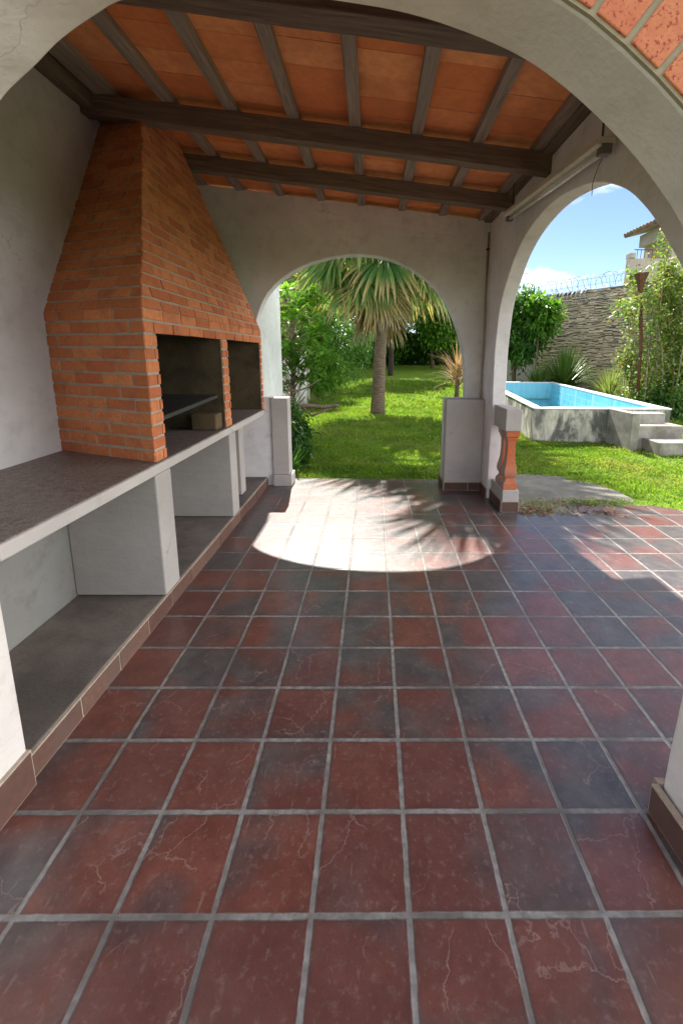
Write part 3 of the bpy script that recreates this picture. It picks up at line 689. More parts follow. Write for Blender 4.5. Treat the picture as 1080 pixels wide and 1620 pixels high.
mb = MB(); mb.tube([P0 - up_ * .034 + dd * .05, P1 - up_ * .034 - dd * .06], .014, 12); mb.build('tube', M['tube'], lp, smooth=True)
barsec([(-.028, .0), (-.028, -.052), (.028, -.052), (.028, .0)], P0 + dd * .0, P0 + dd * .05, 'end_cap', M['lamp_end'])
barsec([(-.028, .0), (-.028, -.052), (.028, -.052), (.028, .0)], P1 - dd * .05, P1 + dd * .012, 'end_cap', M['lamp_end'])
for P in (P0 + dd * .1, P1 - dd * .06):
    mb = MB(); mb.tube([P + up_ * .03, (P.x, P.y, zr(P.x) + .0)], .006, 6); mb.build('hanger', M['cable'], lp)
mb = MB(); mb.tube(catmull([P1 + Vector((.02, .06, -.02)), P1 + Vector((.05, .22, -.1)), P1 + Vector((.086, .30, -.16))], 5), .0025, 5); mb.build('cord', M['cable'], lp)
cp = thing('conduit_pipe', 'thin painted conduit pipe in the corner beside the garden arch', 'pipe', (1.525, 4.585, 0))
mb = MB(); mb.tube([(1.522, 4.583, .12), (1.522, 4.583, 3.1)], .011, 8); mb.build('pipe_run', M['pipe'], cp, smooth=True)
for z in (1.2, 2.9):
    mb = MB(); mb.box(1.502, 1.5385, 4.568, 4.598, z, z + .02); mb.build('pipe_clip', M['rust'] if z > 2 else M['pipe'], cp)

# ================================================================== POOL
pool = thing('raised_pool', 'raised pale blue tiled pool with mossy concrete sides', 'pool', (5.2, 11.5, 0))
TOP = .655
def pin(p, c=(5.28, 11.66), d=.0):   # shift a corner inwards
    return (p[0] + (d if p[0] < c[0] + (p[1] - 11.66) * .13 else -d), p[1] + (d if p[1] < c[1] else -d))
outer = [(3.38, 7.62), (6.12, 7.62), (7.2, 15.8), (4.42, 15.8)]; inner = [pin(p, d=.17) for p in outer]
def ring(name, o4, i4, z0, z1, mat, bevel=.01):
    m_ = MB(); vs = [(*p, z0) for p in o4] + [(*p, z0) for p in i4] + [(*p, z1) for p in o4] + [(*p, z1) for p in i4]; fs = []
    for k in range(4):
        k2 = (k + 1) % 4
        fs += [(k, k2, 8 + k2, 8 + k), (4 + k2, 4 + k, 12 + k, 12 + k2), (8 + k, 8 + k2, 12 + k2, 12 + k), (k2, k, 4 + k, 4 + k2)]
    m_.add(vs, fs); return m_.build(name, mat, pool, recalc=True, bevel=bevel)
ring('pool_wall', outer, inner, -.5, TOP - .03, M['poolwall'])
oc = [pin(p, d=-.015) for p in outer]; ic = [pin(p, d=.2) for p in outer]
ring('coping', oc, ic, TOP - .028, TOP, M['coping'])
t1 = [pin(p, d=.172) for p in outer]; t2 = [pin(p, d=.19) for p in outer]
ring('tile_lining', t1, t2, -.62, TOP - .03, M['pooltile'], 0)
mb = MB(); mb.prism([(p[0], p[1]) for p in t1], (-.66, -.6), lambda u, v, w: (u, v, w)); mb.build('pool_floor', M['pooltile'], pool, recalc=True)
st = thing('concrete_steps', 'three grey concrete steps with a side wall climbing to the pool', 'steps', (5.4, 7.1, 0))
mb = MB(); mb.prism([(6.86, -.2), (7.61, -.2), (7.61, .655), (6.86, .655)], (4.86, 5.02), lambda u, v, w: (w + (7.61 - u) * .04, u, v)); mb.build('side_wall', M['steps'], st, recalc=True, bevel=.01)
for (x0, x1, y0, y1, z) in ((5.06, 5.80, 7.30, 7.61, .60), (5.10, 5.95, 6.98, 7.36, .41), (5.20, 6.15, 6.5, 7.03, .19)):
    mb = MB(); mb.box(x0, x1, y0, y1, -.2, z); mb.build('step', M['steps'], st, bevel=.012)

# ================================================================== VEGETATION HELPERS
def np_build(name, V, F, T, mat, parent=None):
    me = bpy.data.meshes.new(name); nv, nf, k = len(V), len(F), F.shape[1]
    me.vertices.add(nv); me.vertices.foreach_set('co', np.asarray(V, np.float32).ravel())
    me.loops.add(nf * k); me.loops.foreach_set('vertex_index', np.asarray(F, np.int32).ravel())
    me.polygons.add(nf); me.polygons.foreach_set('loop_start', np.arange(0, nf * k, k, dtype=np.int32))
    me.update(calc_edges=True); me.validate()
    ca = me.color_attributes.new('tint', 'FLOAT_COLOR', 'POINT')
    c = np.ones((nv, 4), np.float32); c[:, :3] = T; ca.data.foreach_set('color', c.ravel())
    me.materials.append(mat); o = bpy.data.objects.new(name, me); COL.objects.link(o)
    if parent is not None: o.parent = parent; o.matrix_parent_inverse = parent_inv(parent)
    return o
def unit(a): return a / (np.linalg.norm(a, axis=1, keepdims=True) + 1e-9)
def leaves(P, D, L_, W_, bend=.25, tint=None, tip=None, upn=None):
    """leaf blades: P base points, D directions, six-vertex folded ovals (two quads)"""
    n = len(P); D = unit(D); up = np.tile([0, 0, 1.], (n, 1)) + rng.normal(0, .45, (n, 3)) if upn is None else upn
    S = unit(np.cross(D, up)); U = np.cross(S, D); L_ = np.broadcast_to(L_, (n,))[:, None]; W_ = np.broadcast_to(W_, (n,))[:, None]
    a = P; t = P + D * L_ - U * L_ * bend; m1 = P + D * L_ * .45 - U * L_ * bend * .15 - U * W_ * .12
    l1 = m1 + S * W_ * .5 + U * W_ * .2; r1 = m1 - S * W_ * .5 + U * W_ * .2
    V = np.stack([a, l1, t, r1, m1], 1).reshape(-1, 3); b = np.arange(n)[:, None] * 5
    F = np.concatenate([b + [0, 4, 2, 1], b + [0, 3, 2, 4]], 0)
    tt = rng.random(n) if tint is None else tint
    T = np.zeros((n, 5, 3)); T[:, :, 0] = tt[:, None]; T[:, :, 1] = 0 if tip is None else tip[:, None]
    return V, F, T.reshape(-1, 3)
def clumps(c, rad, ncl, nlf, spread, shell=.75):
    c = np.array(c, float); rad = np.array(rad, float)
    d = unit(rng.normal(size=(ncl, 3))); r = shell + (1 - shell) * rng.random((ncl, 1)); r = r * (1 - .35 * rng.random((ncl, 1)) ** 2)
    cc = c + d * r * rad; k = rng.integers(0, ncl, nlf)
    p = cc[k] + rng.normal(0, spread, (nlf, 3)) * (.6 + .8 * rng.random((ncl, 1)))[k]
    ct = rng.random(ncl)
    return p, cc, ct[k]
def crown(name, mat, parent, c, rad, ncl, nlf, spread, L_, W_, shell=.7, droop=.3, inner=.25):
    p, cc, ct = clumps(c, rad, ncl, nlf, spread, shell)
    ni = int(nlf * inner); pi = np.array(c) + rng.normal(0, .38, (ni, 3)) * np.array(rad); p = np.concatenate([p, pi]); ct = np.concatenate([ct, rng.random(ni) * .4])
    D = unit(p - np.array(c)) * .7 + rng.normal(0, .7, p.shape); D[:, 2] -= droop
    V, F, T = leaves(p, D, L_ * rng.uniform(.7, 1.25, len(p)), W_ * rng.uniform(.8, 1.2, len(p)), tint=np.clip(.6 * ct + .5 * rng.random(len(p)) - .05, 0, 1))
    return np_build(name, V, F, T, mat, parent), cc
def branches(name, mat, parent, base, top, r0, cc, k, r1=.3, sides=7):
    base = Vector(base); top = Vector(top); m_ = MB()
    mid = base.lerp(top, .5) + Vector((random.uniform(-.08, .08), random.uniform(-.08, .08), 0)) * (top - base).length
    tp = catmull([base, mid, top], 5); m_.tube(tp, [r0 * (1 - (1 - r1) * i / (len(tp) - 1)) for i in range(len(tp))], sides)
    for c in cc[:k]:
        s_ = Vector(tp[random.randint(len(tp) // 2, len(tp) - 1)]); c = Vector(c)
        mm_ = s_.lerp(c, .5) + Vector((0, 0, -.1 * (c - s_).length)); q = catmull([s_, mm_, c], 3)
        m_.tube(q, [r0 * r1 * (.8 - .65 * i / (len(q) - 1)) for i in range(len(q))], 5)
    return m_.build(name, mat, parent, smooth=True)
def tree(name, label, cat, base, c, rad, ncl, nlf, spread, L_, W_, leafm, bark, r0, group=None, nb=10, shell=.65, part='crown', droop=.3):
    t = thing(name, label, cat, base, group)
    o, cc = crown(part, leafm, t, c, rad, ncl, nlf, spread, L_, W_, shell, droop)
    branches('trunk', bark, t, base, (c[0], c[1], c[2] + rad[2] * .1), r0, cc, nb)
    return t

# ---- grass blades (stuff)
def inside_pad(x, y):
    return ((x > 1.45) & (x < 3.35) & (y > 3.5) & (y < 5.12) & ~((x > 2.9) & (y > 4.9 - (x - 2.9) * 1.2))) 
def tile_zone(x, y):
    return ((x < 1.72) & (y < 4.93)) | ((x < 3.35) & (y < 3.92)) | ((x >= 3.35) & (y < 3.9 - (x - 3.35) * .56) & (x < 5.2)) | ((x >= 5.2) & (y < 2.92))
def pool_zone(x, y):
    t = (y - 7.62) / 8.18; return ((t > -.0) & (t < 1) & (x > 3.38 + 1.04 * t) & (x < 6.12 + 1.08 * t)) | ((x > 4.86) & (x < 6.15) & (y > 6.9) & (y < 7.65))
def grass():
    Vs, Fs, Ts = [], [], []; nb = 0
    for (x0, x1, y0, y1, n, h) in ((-1.4, 4.5, 4.85, 7.6, 52000, .065), (2.6, 9.5, 2.9, 8.5, 60000, .065), (-3, 4.6, 7.6, 13, 60000, .08), (-5, 7, 13, 22, 36000, .12), (6, 12, 8, 17, 14000, .11)):
        x = rng.uniform(x0, x1, n); y = rng.uniform(y0, y1, n)
        cl = (np.sin(x * 3.1 + np.sin(y * 2.3) * 2) + np.sin(y * 4.7 + x * 1.3)) * .25 + .5
        k = ~(inside_pad(x, y) | tile_zone(x, y) | pool_zone(x, y)) & (rng.random(n) < .45 + .55 * cl)
        x, y, cl = x[k], y[k], cl[k]; n = len(x)
        r = np.maximum(0, y - 13); z = -.055 + np.minimum(1, r * r / (r + 7) * .075)
        hh = h * rng.uniform(.45, 1.25, n) * (.7 + .5 * cl); a = rng.uniform(0, 6.283, n); w = hh * .085 + .0022
        ln = rng.uniform(.2, .9, n); dx, dy = np.cos(a) * hh * ln, np.sin(a) * hh * ln
        px_, py_ = -np.sin(a) * w, np.cos(a) * w
        V = np.stack([np.stack([x - px_, y - py_, z], 1), np.stack([x + px_, y + py_, z], 1), np.stack([x + dx * .4 + px_ * .7, y + dy * .4 + py_ * .7, z + hh * .65], 1), np.stack([x + dx, y + dy, z + hh * (1 - ln * .3)], 1)], 1).reshape(-1, 3)
        F = np.arange(n)[:, None] * 4 + [0, 1, 2, 3] + nb
        T = np.zeros((n, 4, 3)); T[:, :, 0] = (rng.random(n) * .7 + cl * .3)[:, None]; T[:, :, 1] = (rng.random(n) < .07)[:, None] * .8
        Vs.append(V); Fs.append(F); Ts.append(T.reshape(-1, 3)); nb += 4 * n
    o = np_build('grass_blades', np.concatenate(Vs), np.concatenate(Fs), np.concatenate(Ts), M['grassblade'])
    tag(o, 'short bright green grass covering the lawn', 'grass', kind='stuff')
grass()
# ---- leaf litter round the pad edge
def litter():
    n = 520; x = np.concatenate([rng.normal(1.95, .16, 230), rng.uniform(1.8, 2.9, 130), rng.normal(2.65, .25, 160)]); y = np.concatenate([rng.normal(3.75, .1, 230), rng.normal(3.66, .05, 130), rng.normal(3.95, .07, 160)])
    x = np.maximum(x, 1.8); P = np.stack([x, y, np.full(n, .004) + rng.random(n) * .012], 1); D = rng.normal(size=(n, 3)); D[:, 2] *= .15
    V, F, T = leaves(P, D, rng.uniform(.02, .06, n), rng.uniform(.012, .03, n), bend=.1)
    tag(np_build('leaf_litter', V, F, T, M['litter']), 'fallen brown leaves along the edge of the concrete pad', 'leaves', kind='stuff')
    n = 1500; x = np.concatenate([rng.normal(2.7, .22, 700), rng.normal(2.05, .15, 450), rng.normal(3.1, .12, 350)]); y = np.concatenate([rng.normal(3.98, .07, 700), rng.normal(3.85, .14, 450), rng.normal(3.97, .06, 350)])
    x = np.maximum(x, 1.82); P = np.stack([x, y, np.full(n, -.012)], 1); D = rng.normal(0, .6, (n, 3)); D[:, 2] = 1
    V, F, T = leaves(P, D, rng.uniform(.02, .06, n), .006)
    tag(np_build('weeds', V, F, T, M['grassblade']), 'thin weeds growing over the concrete pad edge', 'weeds', kind='stuff')
litter()

# ================================================================== PALM
def fan(hub, d, side, L_, nseg, spread, droop, tipdry, dry, wscale=1.):
    """costapalmate fan: folded segments radiating from hub; d outward, side across"""
    hub = np.array(hub, float); d = np.array(d, float); d /= np.linalg.norm(d); side = np.array(side, float); side -= d * side.dot(d); side /= np.linalg.norm(side)
    nrm = np.cross(d, side); nrm = nrm if nrm[2] > 0 else -nrm
    V, F, T = [], [], []; ns = 6
    for i in range(nseg):
        a = (i / (nseg - 1) - .5) * spread + rng.normal(0, .02); dr = d * math.cos(a) + side * math.sin(a)
        sl = L_ * (1 - .22 * abs(a / spread * 2) ** 2) * rng.uniform(.86, 1.06); sd_ = np.cross(nrm, dr); base = len(V)
        dro = droop * rng.uniform(.6, 1.5); p = hub.copy(); cur = dr + nrm * .18; cur /= np.linalg.norm(cur)
        tv = rng.random()
        for k in range(ns + 1):
            t = k / ns; w = wscale * L_ * (.027 * min(1, t * 2.2 + .04) if t < .5 else .027 * (1 - ((t - .5) / .5) ** 1.3)) * (spread / 3.6) * 36 / nseg + .001
            V += [p + sd_ * w, p - nrm * w * .6, p - sd_ * w]
            tp = max(0, min(1, (t - (1 - tipdry)) / .22)) if tipdry > 0 else 0
            T += [(tv, tp, 0)] * 3
            cur = cur + np.array([0, 0, -1.]) * dro * t * .55 / ns * 3 + rng.normal(0, .02, 3); cur /= np.linalg.norm(cur)
            p = p + cur * sl / ns
        for k in range(ns):
            b = base + 3 * k; F += [(b, b + 1, b + 4, b + 3), (b + 1, b + 2, b + 5, b + 4)]
    return np.array(V), np.array(F), np.array(T)
def frond(parent, cx, az, el, plen, L_, nseg, droop, tipdry, dry=False, spread=3.7, name='frond', sag=None):
    c = np.array(cx, float); dh = np.array([math.cos(az), math.sin(az), 0]); d0 = dh * math.cos(el) + np.array([0, 0, math.sin(el)])
    sag = (.35 if not dry else .5) if sag is None else sag
    pts = [c + d0 * plen * t + np.array([0, 0, -1]) * sag * plen * t * t for t in (0, .33, .66, 1)]
    dend = pts[3] - pts[2]; side = np.cross(dend, [0, 0, 1.]); 
    if np.linalg.norm(side) < 1e-3: side = np.array([1, 0, 0.])
    V, F, T = fan(pts[3], dend, side, L_, nseg, spread, droop, tipdry, dry)
    mbp = MB(); mbp.tube([tuple(p) for p in pts], [.022, .018, .014, .012], 5)
    o = np_build(name, V, F, T, M['palm_dry' if dry else 'palm_green'], parent)
    mbp.build('stalk', M['bark_pale' if dry else 'palm_leafstalk'], o)
    return o
M['palm_leafstalk'] = simple('palm_stalk', (.16, .2, .06), .5)
PX, PY = .35, 11.4
palm = thing('fan_palm', 'fan palm with drooping half dry fronds standing on the lawn', 'palm tree', (PX, PY, 0))
mb = MB(); pts = []; rr = []
for i in range(30):
    t = i / 29; z = -.1 + 5.4 * t; pts.append((PX + .03 * math.sin(t * 3) - .05 + .10 * t, PY, z)); rr.append(.185 - .03 * min(1, t * 1.6) + .05 * math.exp(-t * 12) + .006 * (-1) ** i)
mb.tube(pts, rr, 20); mb.build('trunk', M['palm_bark'], palm, smooth=True)
HC = (PX + .02, PY, 5.35)
k = 0
# upper living fronds
for i in range(20):
    az = i * 2.39996 + .4; el = 1.2 - 1.0 * (i / 20); frond(palm, HC, az, el, rng.uniform(1.2, 1.6), rng.uniform(1.45, 1.8), 40, .6, .12, name='frond')
# lower half-dry drooping ones, hanging curtains round the trunk
for i in range(18):
    az = i * 2.39996 + 1.1; el = .25 - .85 * (i / 18); frond(palm, (HC[0], HC[1], HC[2] - .2), az, el, rng.uniform(1.1, 1.55), rng.uniform(1.45, 1.8), 30, 1.3, rng.uniform(.2, .55), name='frond', sag=.55, spread=3.2)
# fans facing the terrace
for (hx, hy, hz, dx, L_, spr, td, lab) in ((-.16, -1.25, 3.52, .0, 1.5, 2.3, .5, 'large fan leaf hanging in the middle towards the terrace, its edges dry'), (.75, -1.0, 4.2, .25, 1.7, 1.9, .35, None), (-1.15, -1.0, 4.35, -.25, 1.6, 2.0, .3, None), (1.35, -.5, 4.0, .3, 1.7, 1.7, .6, None)):
    hx += PX; hy += PY
    V, F, T = fan((hx, hy, hz), (dx, -.25, -.95), (1, -.1 * dx, 0), L_, 44, spr, .3, td, False, 1.0)
    o = np_build('frond', V, F, T, M['palm_green'], palm); mb = MB(); mb.tube(catmull([(PX, PY, 5.1), ((PX + hx) / 2, (PY + hy) / 2 - .1, max(5.0, hz + .5)), (hx, hy, hz)], 5), [.025 - .001 * j for j in range(11)], 6); mb.build('stalk', M['palm_leafstalk'], o)
    if lab: o['label'] = lab
# long fronds added high out of view to shade the terrace floor
for i, a in enumerate((-52, -61, -72)):
    frond(palm, HC, R(a), .72 + .08 * (i % 2), 2.2, 1.9, 44, .4, .08, name='frond')
for a, pl_, e_ in ((-79, 2.9, .66), (-86, 3.0, .60), (-74, 2.6, .80)):
    frond(palm, HC, R(a), e_, pl_, 1.6, 40, .35, .08, name='frond', spread=2.6)
# dead skirt
for i in range(13):
    az = i * 2.39996 + .2; el = -.75 - .5 * rng.random(); frond(palm, (HC[0], HC[1], HC[2] - .5 - 1.0 * rng.random()), az, el, rng.uniform(.45, .95), rng.uniform(1.0, 1.45), 22, 1.3, .3, True, 2.2, 'dead_frond')

# ================================================================== LEFT GARDEN
mb = MB(); mb.box(-1.52, -1.27, 4.79, 6.1, -.1, 3.3)
tag(mb.build('garden_wall', M['garden_wall'], bevel=.01), 'tall pale grey wall end just outside the garden arch', 'wall')
fn = thing('panel_fence', 'beige concrete panel fence behind the leafy shrub', 'fence', (-2.05, 10, 0))
mb = MB(); mb.box(-2.15, -2.06, 6.15, 13.6, -.1, 1.72); mb.build('panel', M['garden_wall'], fn)
for y in np.arange(6.6, 13.9, 1.75):
    mb = MB(); mb.box(-2.17, -1.98, y, y + .16, -.1, 1.82); mb.build('post', M['plaster_dimmed'], fn, bevel=.01)
# tall leafy shrub with bare pale stem
sh = thing('leafy_shrub', 'tall shrub with glossy leaves on a bare pale stem by the fence', 'shrub', (-1.45, 8.1, 0))
Pl, Dl, Tt = [], [], []; mb = MB()
mb.tube(catmull([(-1.52, 8.05, -.05), (-1.5, 8.05, .7), (-1.44, 8.0, 1.5), (-1.46, 8.0, 2.3), (-1.4, 7.95, 2.7)], 5), [.065 - .0020 * i for i in range(21)], 8)
tips = []
for i in range(46):
    a = rng.uniform(0, 6.28); r = rng.uniform(.15, .78); z = rng.uniform(1.55, 2.95); r *= math.sqrt(max(.1, 1 - ((z - 2.25) / .95) ** 2))
    tips.append((-1.42 + r * math.cos(a), 7.95 + r * math.sin(a) * .9, z))
for i in range(16): tips.append((-1.70 + rng.uniform(-.14, .12), 7.5 + rng.uniform(-.3, .3), rng.uniform(.75, 1.9)))
for i in range(7): tips.append((-1.2 + rng.uniform(-.2, .3), 7.9 + rng.uniform(-.3, .3), rng.uniform(1.1, 1.5)))
for tp in tips:
    tp = np.array(tp); mb.tube([(-1.45, 8.0, max(.4, tp[2] - .5)), tuple((np.array([-1.45, 8.0, tp[2] - .3]) + tp) / 2), tuple(tp)], [.014, .01, .006], 5)
    n = 26; a = rng.uniform(0, 6.28, n); e = rng.uniform(-.5, 1.1, n)
    D = np.stack([np.cos(a) * np.cos(e), np.sin(a) * np.cos(e), np.sin(e)], 1); Pl.append(tp + D * rng.uniform(.0, .05, (n, 1))); Dl.append(D); Tt.append(np.clip(rng.random(n) * .5 + (tp[2] - 1.5) * .35, 0, 1))
V, F, T = leaves(np.concatenate(Pl), np.concatenate(Dl), rng.uniform(.16, .27, 26 * len(tips)), rng.uniform(.05, .075, 26 * len(tips)), bend=.3, tint=np.concatenate(Tt))
np_build('foliage', V, F, T, M['leaf_bright'], sh); mb.build('stem', M['bark_pale'], sh, smooth=True)
# round green bush beyond it
tree('round_bush', 'light green rounded bush on the left edge of the lawn', 'bush', (-2.0, 14.6, 0), (-1.9, 14.8, .95), (1.05, 1.0, .95), 40, 5200, .16, .17, .05, M['leaf_bright'], M['bark'], .06, nb=8)
tree('dark_bush', 'darker bush behind the light green bush left of the palm', 'bush', (-1.7, 18.5, .2), (-1.4, 18.6, 2.2), (1.6, 1.3, 1.7), 40, 5200, .22, .2, .06, M['leaf_mid'], M['bark'], .09, nb=10)
def tuft(name, label, cat, base, n, L0, L1, w, mat, lo=.35, hi=1.45, bend=.35, part='leaf_tuft', stem=0, lean=None, segs=5):
    base = np.array(base, float); V, F, T = [], [], []
    t_ = thing(name, label, cat, tuple(base)); hub = base + np.array([0, 0, stem])
    for i in range(n):
        a = rng.uniform(0, 6.283); e = rng.uniform(lo, hi); d = np.array([math.cos(a) * math.cos(e), math.sin(a) * math.cos(e), math.sin(e)])
        if lean is not None: d = d + np.array(lean); d /= np.linalg.norm(d)
        L_ = rng.uniform(L0, L1); s_ = np.cross(d, [0, 0, 1.]); s_ /= np.linalg.norm(s_) + 1e-6; p = hub + rng.normal(0, .03, 3) + [0, 0, rng.uniform(-.5, 1) * stem * .5]; b = len(V); tv = rng.random()
        for k in range(segs + 1):
            t = k / segs; ww = w * (.55 + 1.8 * t if t < .25 else 1 - (t - .25) / .75 * .97); V += [p + s_ * ww, p - s_ * ww]; T += [(tv, t, 0)] * 2
            p = p + d * L_ / segs; d = d + np.array([0, 0, -1.]) * bend * (t + .1) / segs * 2; d /= np.linalg.norm(d)
        for k in range(segs): F.append((b + 2 * k, b + 2 * k + 1, b + 2 * k + 3, b + 2 * k + 2))
    np_build(part, np.array(V), np.array(F), np.array(T), mat, t_)
    if stem:
        m_ = MB(); m_.tube([tuple(base - [0, 0, .1]), tuple(hub)], [.09, .07], 8); m_.build('stem', M['bark'], t_, smooth=True)
    return t_
tuft('grass_clump', 'small pale grass clump at the foot of the round bush', 'plant', (-1.75, 12.7, -.04), 160, .35, .6, .014, M['leaf_olive'], .5, 1.4, .6)
# ferns at the foot of the left pier
gp = 'strap leaved plants beside the left arch pier'
for i, (x, y, n, l0, l1, lab) in enumerate(((-1.03, 5.3, 60, .3, .55, 'arching fern nearest the left arch pier, over the tile edge'), (-.93, 5.75, 60, .3, .55, 'low fern in the grass just behind the nearest fern'), (-1.08, 6.5, 70, .4, .7, 'dark fern under the fallen branch by the wall'), (-1.25, 7.2, 70, .45, .75, 'taller fern at the foot of the bare shrub stem'))):
    t = tuft('fern', lab, 'fern', (x, y, -.04), n, l0, l1, .02, M['leaf_dark'] if i % 2 else M['leaf_mid'], .55, 1.35, .85); t['group'] = gp
tree('low_shrub', 'low dark leafy shrub between the ferns and the pale wall', 'shrub', (-1.15, 6.0, 0), (-1.12, 6.1, .45), (.22, .5, .38), 22, 900, .09, .12, .045, M['leaf_dark'], M['bark'], .02, nb=8)
lg = MB(); lg.tube(catmull([(-1.5, 7.0, .60), (-1.1, 7.0, .74), (-.75, 7.05, .72), (-.45, 7.1, .75)], 4), [.045, .043, .042, .04, .04, .04, .04, .038, .038, .036, .036, .034, .03], 8)
lg.tube([(-1.1, 7.0, .72), (-.95, 7.0, .56), (-.6, 7.08, .70)], [.03, .03, .02], 6); lg.tube([(-1.3, 7.02, .64), (-1.05, 6.9, .92)], [.025, .012], 6)
lg.tube(catmull([(-1.6, 7.5, .98), (-1.2, 7.5, 1.0), (-.85, 7.55, 1.2)], 4), [.022, .022, .02, .02, .018, .016, .014, .012, .01], 6)
tag(lg.build('cut_branch', M['bark'], smooth=True), 'bare cut branch jutting over the grass beside the shrub stem', 'branch')

# ================================================================== BACKDROP TREES (left arch)
def bg(name, label, x, y, z, rx, ry, rz, n, mat, L_=.32, W_=.13, r0=.14, ncl=55, sp=.38, cat='tree', **kw):
    b = (x, y, lawn_z(x, y)); tree(name, label, cat, b, (x, y, z), (rx, ry, rz), ncl, n, sp, L_, W_, M[mat], M['bark'], r0, group='trees closing the back of the garden', **kw)
bg('broadleaf_tree', 'leafy tree rising above the far left fence', -5.6, 22, 4.4, 2.6, 2.2, 3.0, 6500, 'leaf_olive')
bg('broadleaf_tree', 'yellow flowering tree seen left of the palm crown', -3.3, 28, 6.0, 2.6, 2.0, 3.2, 6000, 'leaf_yellow')
bg('broadleaf_tree', 'mid green tree directly behind the palm trunk', .2, 29, 4.4, 3.4, 2.0, 3.2, 7500, 'leaf_bright', ncl=70)
bg('broadleaf_tree', 'yellow green tree right of the palm crown', 4.2, 28.5, 6.2, 2.6, 2.0, 2.8, 6000, 'leaf_yellow')
bg('broadleaf_tree', 'bright green tree low behind the right of the palm', 5.0, 27.5, 3.6, 2.2, 1.6, 1.6, 5000, 'leaf_bright')
bg('broadleaf_tree', 'tall tree at the far left end of the garden', -4.5, 32, 6, 4.2, 2.2, 5, 7000, 'leaf_mid', .4, .17, ncl=80, sp=.5)
bg('broadleaf_tree', 'tall tree at the far right end of the garden', 6.0, 33, 6, 4.6, 2.2, 5, 7000, 'leaf_mid', .4, .17, ncl=80, sp=.5)
bg('broadleaf_tree', 'highest tree in the middle of the far boundary', 1.2, 35, 8.5, 4.5, 2.2, 4.5, 7000, 'leaf_mid', .4, .17, ncl=80, sp=.5)
hd = thing('dark_hedge', 'deep green clipped hedge across the end of the lawn', 'hedge', (1.5, 31, .9))
P = np.stack([rng.uniform(-9, 13, 26000), 30.4 + np.abs(rng.normal(0, .5, 26000)), rng.uniform(.8, 3.3, 26000)], 1); P[:, 2] += .35 * np.sin(P[:, 0] * 1.3)
D = rng.normal(size=P.shape); D[:, 1] -= .6; V, F, T = leaves(P, D, .26, .12); np_build('foliage', V, F, T, M['leaf_dark'], hd)
mb = MB(); mb.box(-9, 13, 31.2, 31.8, .6, 3.2); mb.build('twig_core', M['bark'], hd)
tp_ = thing('bare_trunk', 'dark slim tree trunk behind the palm at the end of the lawn', 'tree trunk', (1.1, 24, .5))
mb = MB(); mb.tube(catmull([(1.15, 24, .3), (1.2, 24, 2.), (1.05, 24.1, 4.5)], 5), [.17 - .007 * i for i in range(11)], 10); mb.build('trunk', M['dark_bark'], tp_, smooth=True)
o, cc = crown('crown', M['leaf_mid'], tp_, (1.1, 24, 5.6), (2, 1.8, 1.5), 40, 6000, .35, .3, .12)
# second palm-like clump behind, upper left
p2 = thing('fan_palm', 'second fan palm half hidden behind the shrub on the left', 'palm tree', (-3.3, 17.5, 0))
mb = MB(); mb.tube([(-3.4, 17.5, 0), (-3.35, 17.5, 2.4), (-3.3, 17.5, 5.3)], [.22, .18, .16], 14); mb.build('trunk', M['palm_bark'], p2, smooth=True)
for i in range(18): frond(p2, (-3.3, 17.5, 5.3), i * 2.39996, 1.0 - 1.6 * i / 18, rng.uniform(1.3, 1.7), rng.uniform(1.2, 1.5), 24, .8, .2, name='frond')
for i in range(8): frond(p2, (-3.3, 17.5, 4.8), i * 2.39996, -1., .8, 1.2, 18, 1., .3, True, 2.2, 'dead_frond')
# dry yucca on the right of the arch
tuft('dry_yucca', 'dry orange brown spiky yucca at the right side of the garden arch', 'yucca', (2.95, 13.3, -.05), 150, .8, 1.35, .018, M['dry_yucca'], -.1, 1.3, .25, stem=.9)

# ================================================================== RIGHT GARDEN
def stone_wall(P, Q, z0, z1, z2, mb_s, mb_j, th=.35):
    P = Vector((*P, 0)); Q = Vector((*Q, 0)); d = Q - P; n = d.length; d.normalize(); nn = Vector((d.y, -d.x, 0))
    mb_j.obox(P + Vector((0, 0, z0)) - nn * th, d * n, nn * th, (0, 0, z1 - z0 - .02))
    z = z0
    while z < z2:
        h = random.uniform(.045, .10); u = random.uniform(-.3, 0)
        while u < n:
            w = random.uniform(.10, .42); a = max(u, 0); b = min(u + w - .015, n)
            zt = z1 + (z2 - z1) * (a / n) + random.uniform(-.12, .02)
            if b - a > .05 and z + h < zt:
                pr = random.uniform(.008, .05); j = random.uniform(-.022, .022)
                zz = z + j + .05 * math.sin(a * 1.7 + z * 2.1) + .03 * math.sin(a * 4.3 + z); hh = h * random.uniform(.55, 1.05) - .008; q_ = random.uniform(-.018, .018)
                mb_s.obox(P + d * a + Vector((0, 0, zz)), d * (b - a) + Vector((0, 0, q_)), nn * pr, (0, 0, hh), random.random())
            u += w
        z += h
sw = thing('stone_wall', 'tall wall of thin stacked brown stones beyond the pool', 'wall', (10, 18, 0))
ms, mj = MB(), MB(); stone_wall((8.35, 21.0), (12.9, 13.2), .0, 4.55, 4.55, ms, mj)
ms.build('stone_face', M['stone'], sw, recalc=True); mj.build('joint_core', M['joint'], sw, recalc=True)
mb = MB(); mb.obox((8.35, 21.0, 0), Vector((-2, .3, 0)), Vector((.05, .3, 0)), (0, 0, 4.45)); mb.obox((8.3, 20.86, 0), Vector((.2, -.02, 0)), Vector((.02, .3, 0)), (0, 0, 4.7))
tag(mb.build('garden_wall', M['plaster_dimmed'], recalc=True), 'plain rendered wall behind the left shrub past the pool', 'wall')
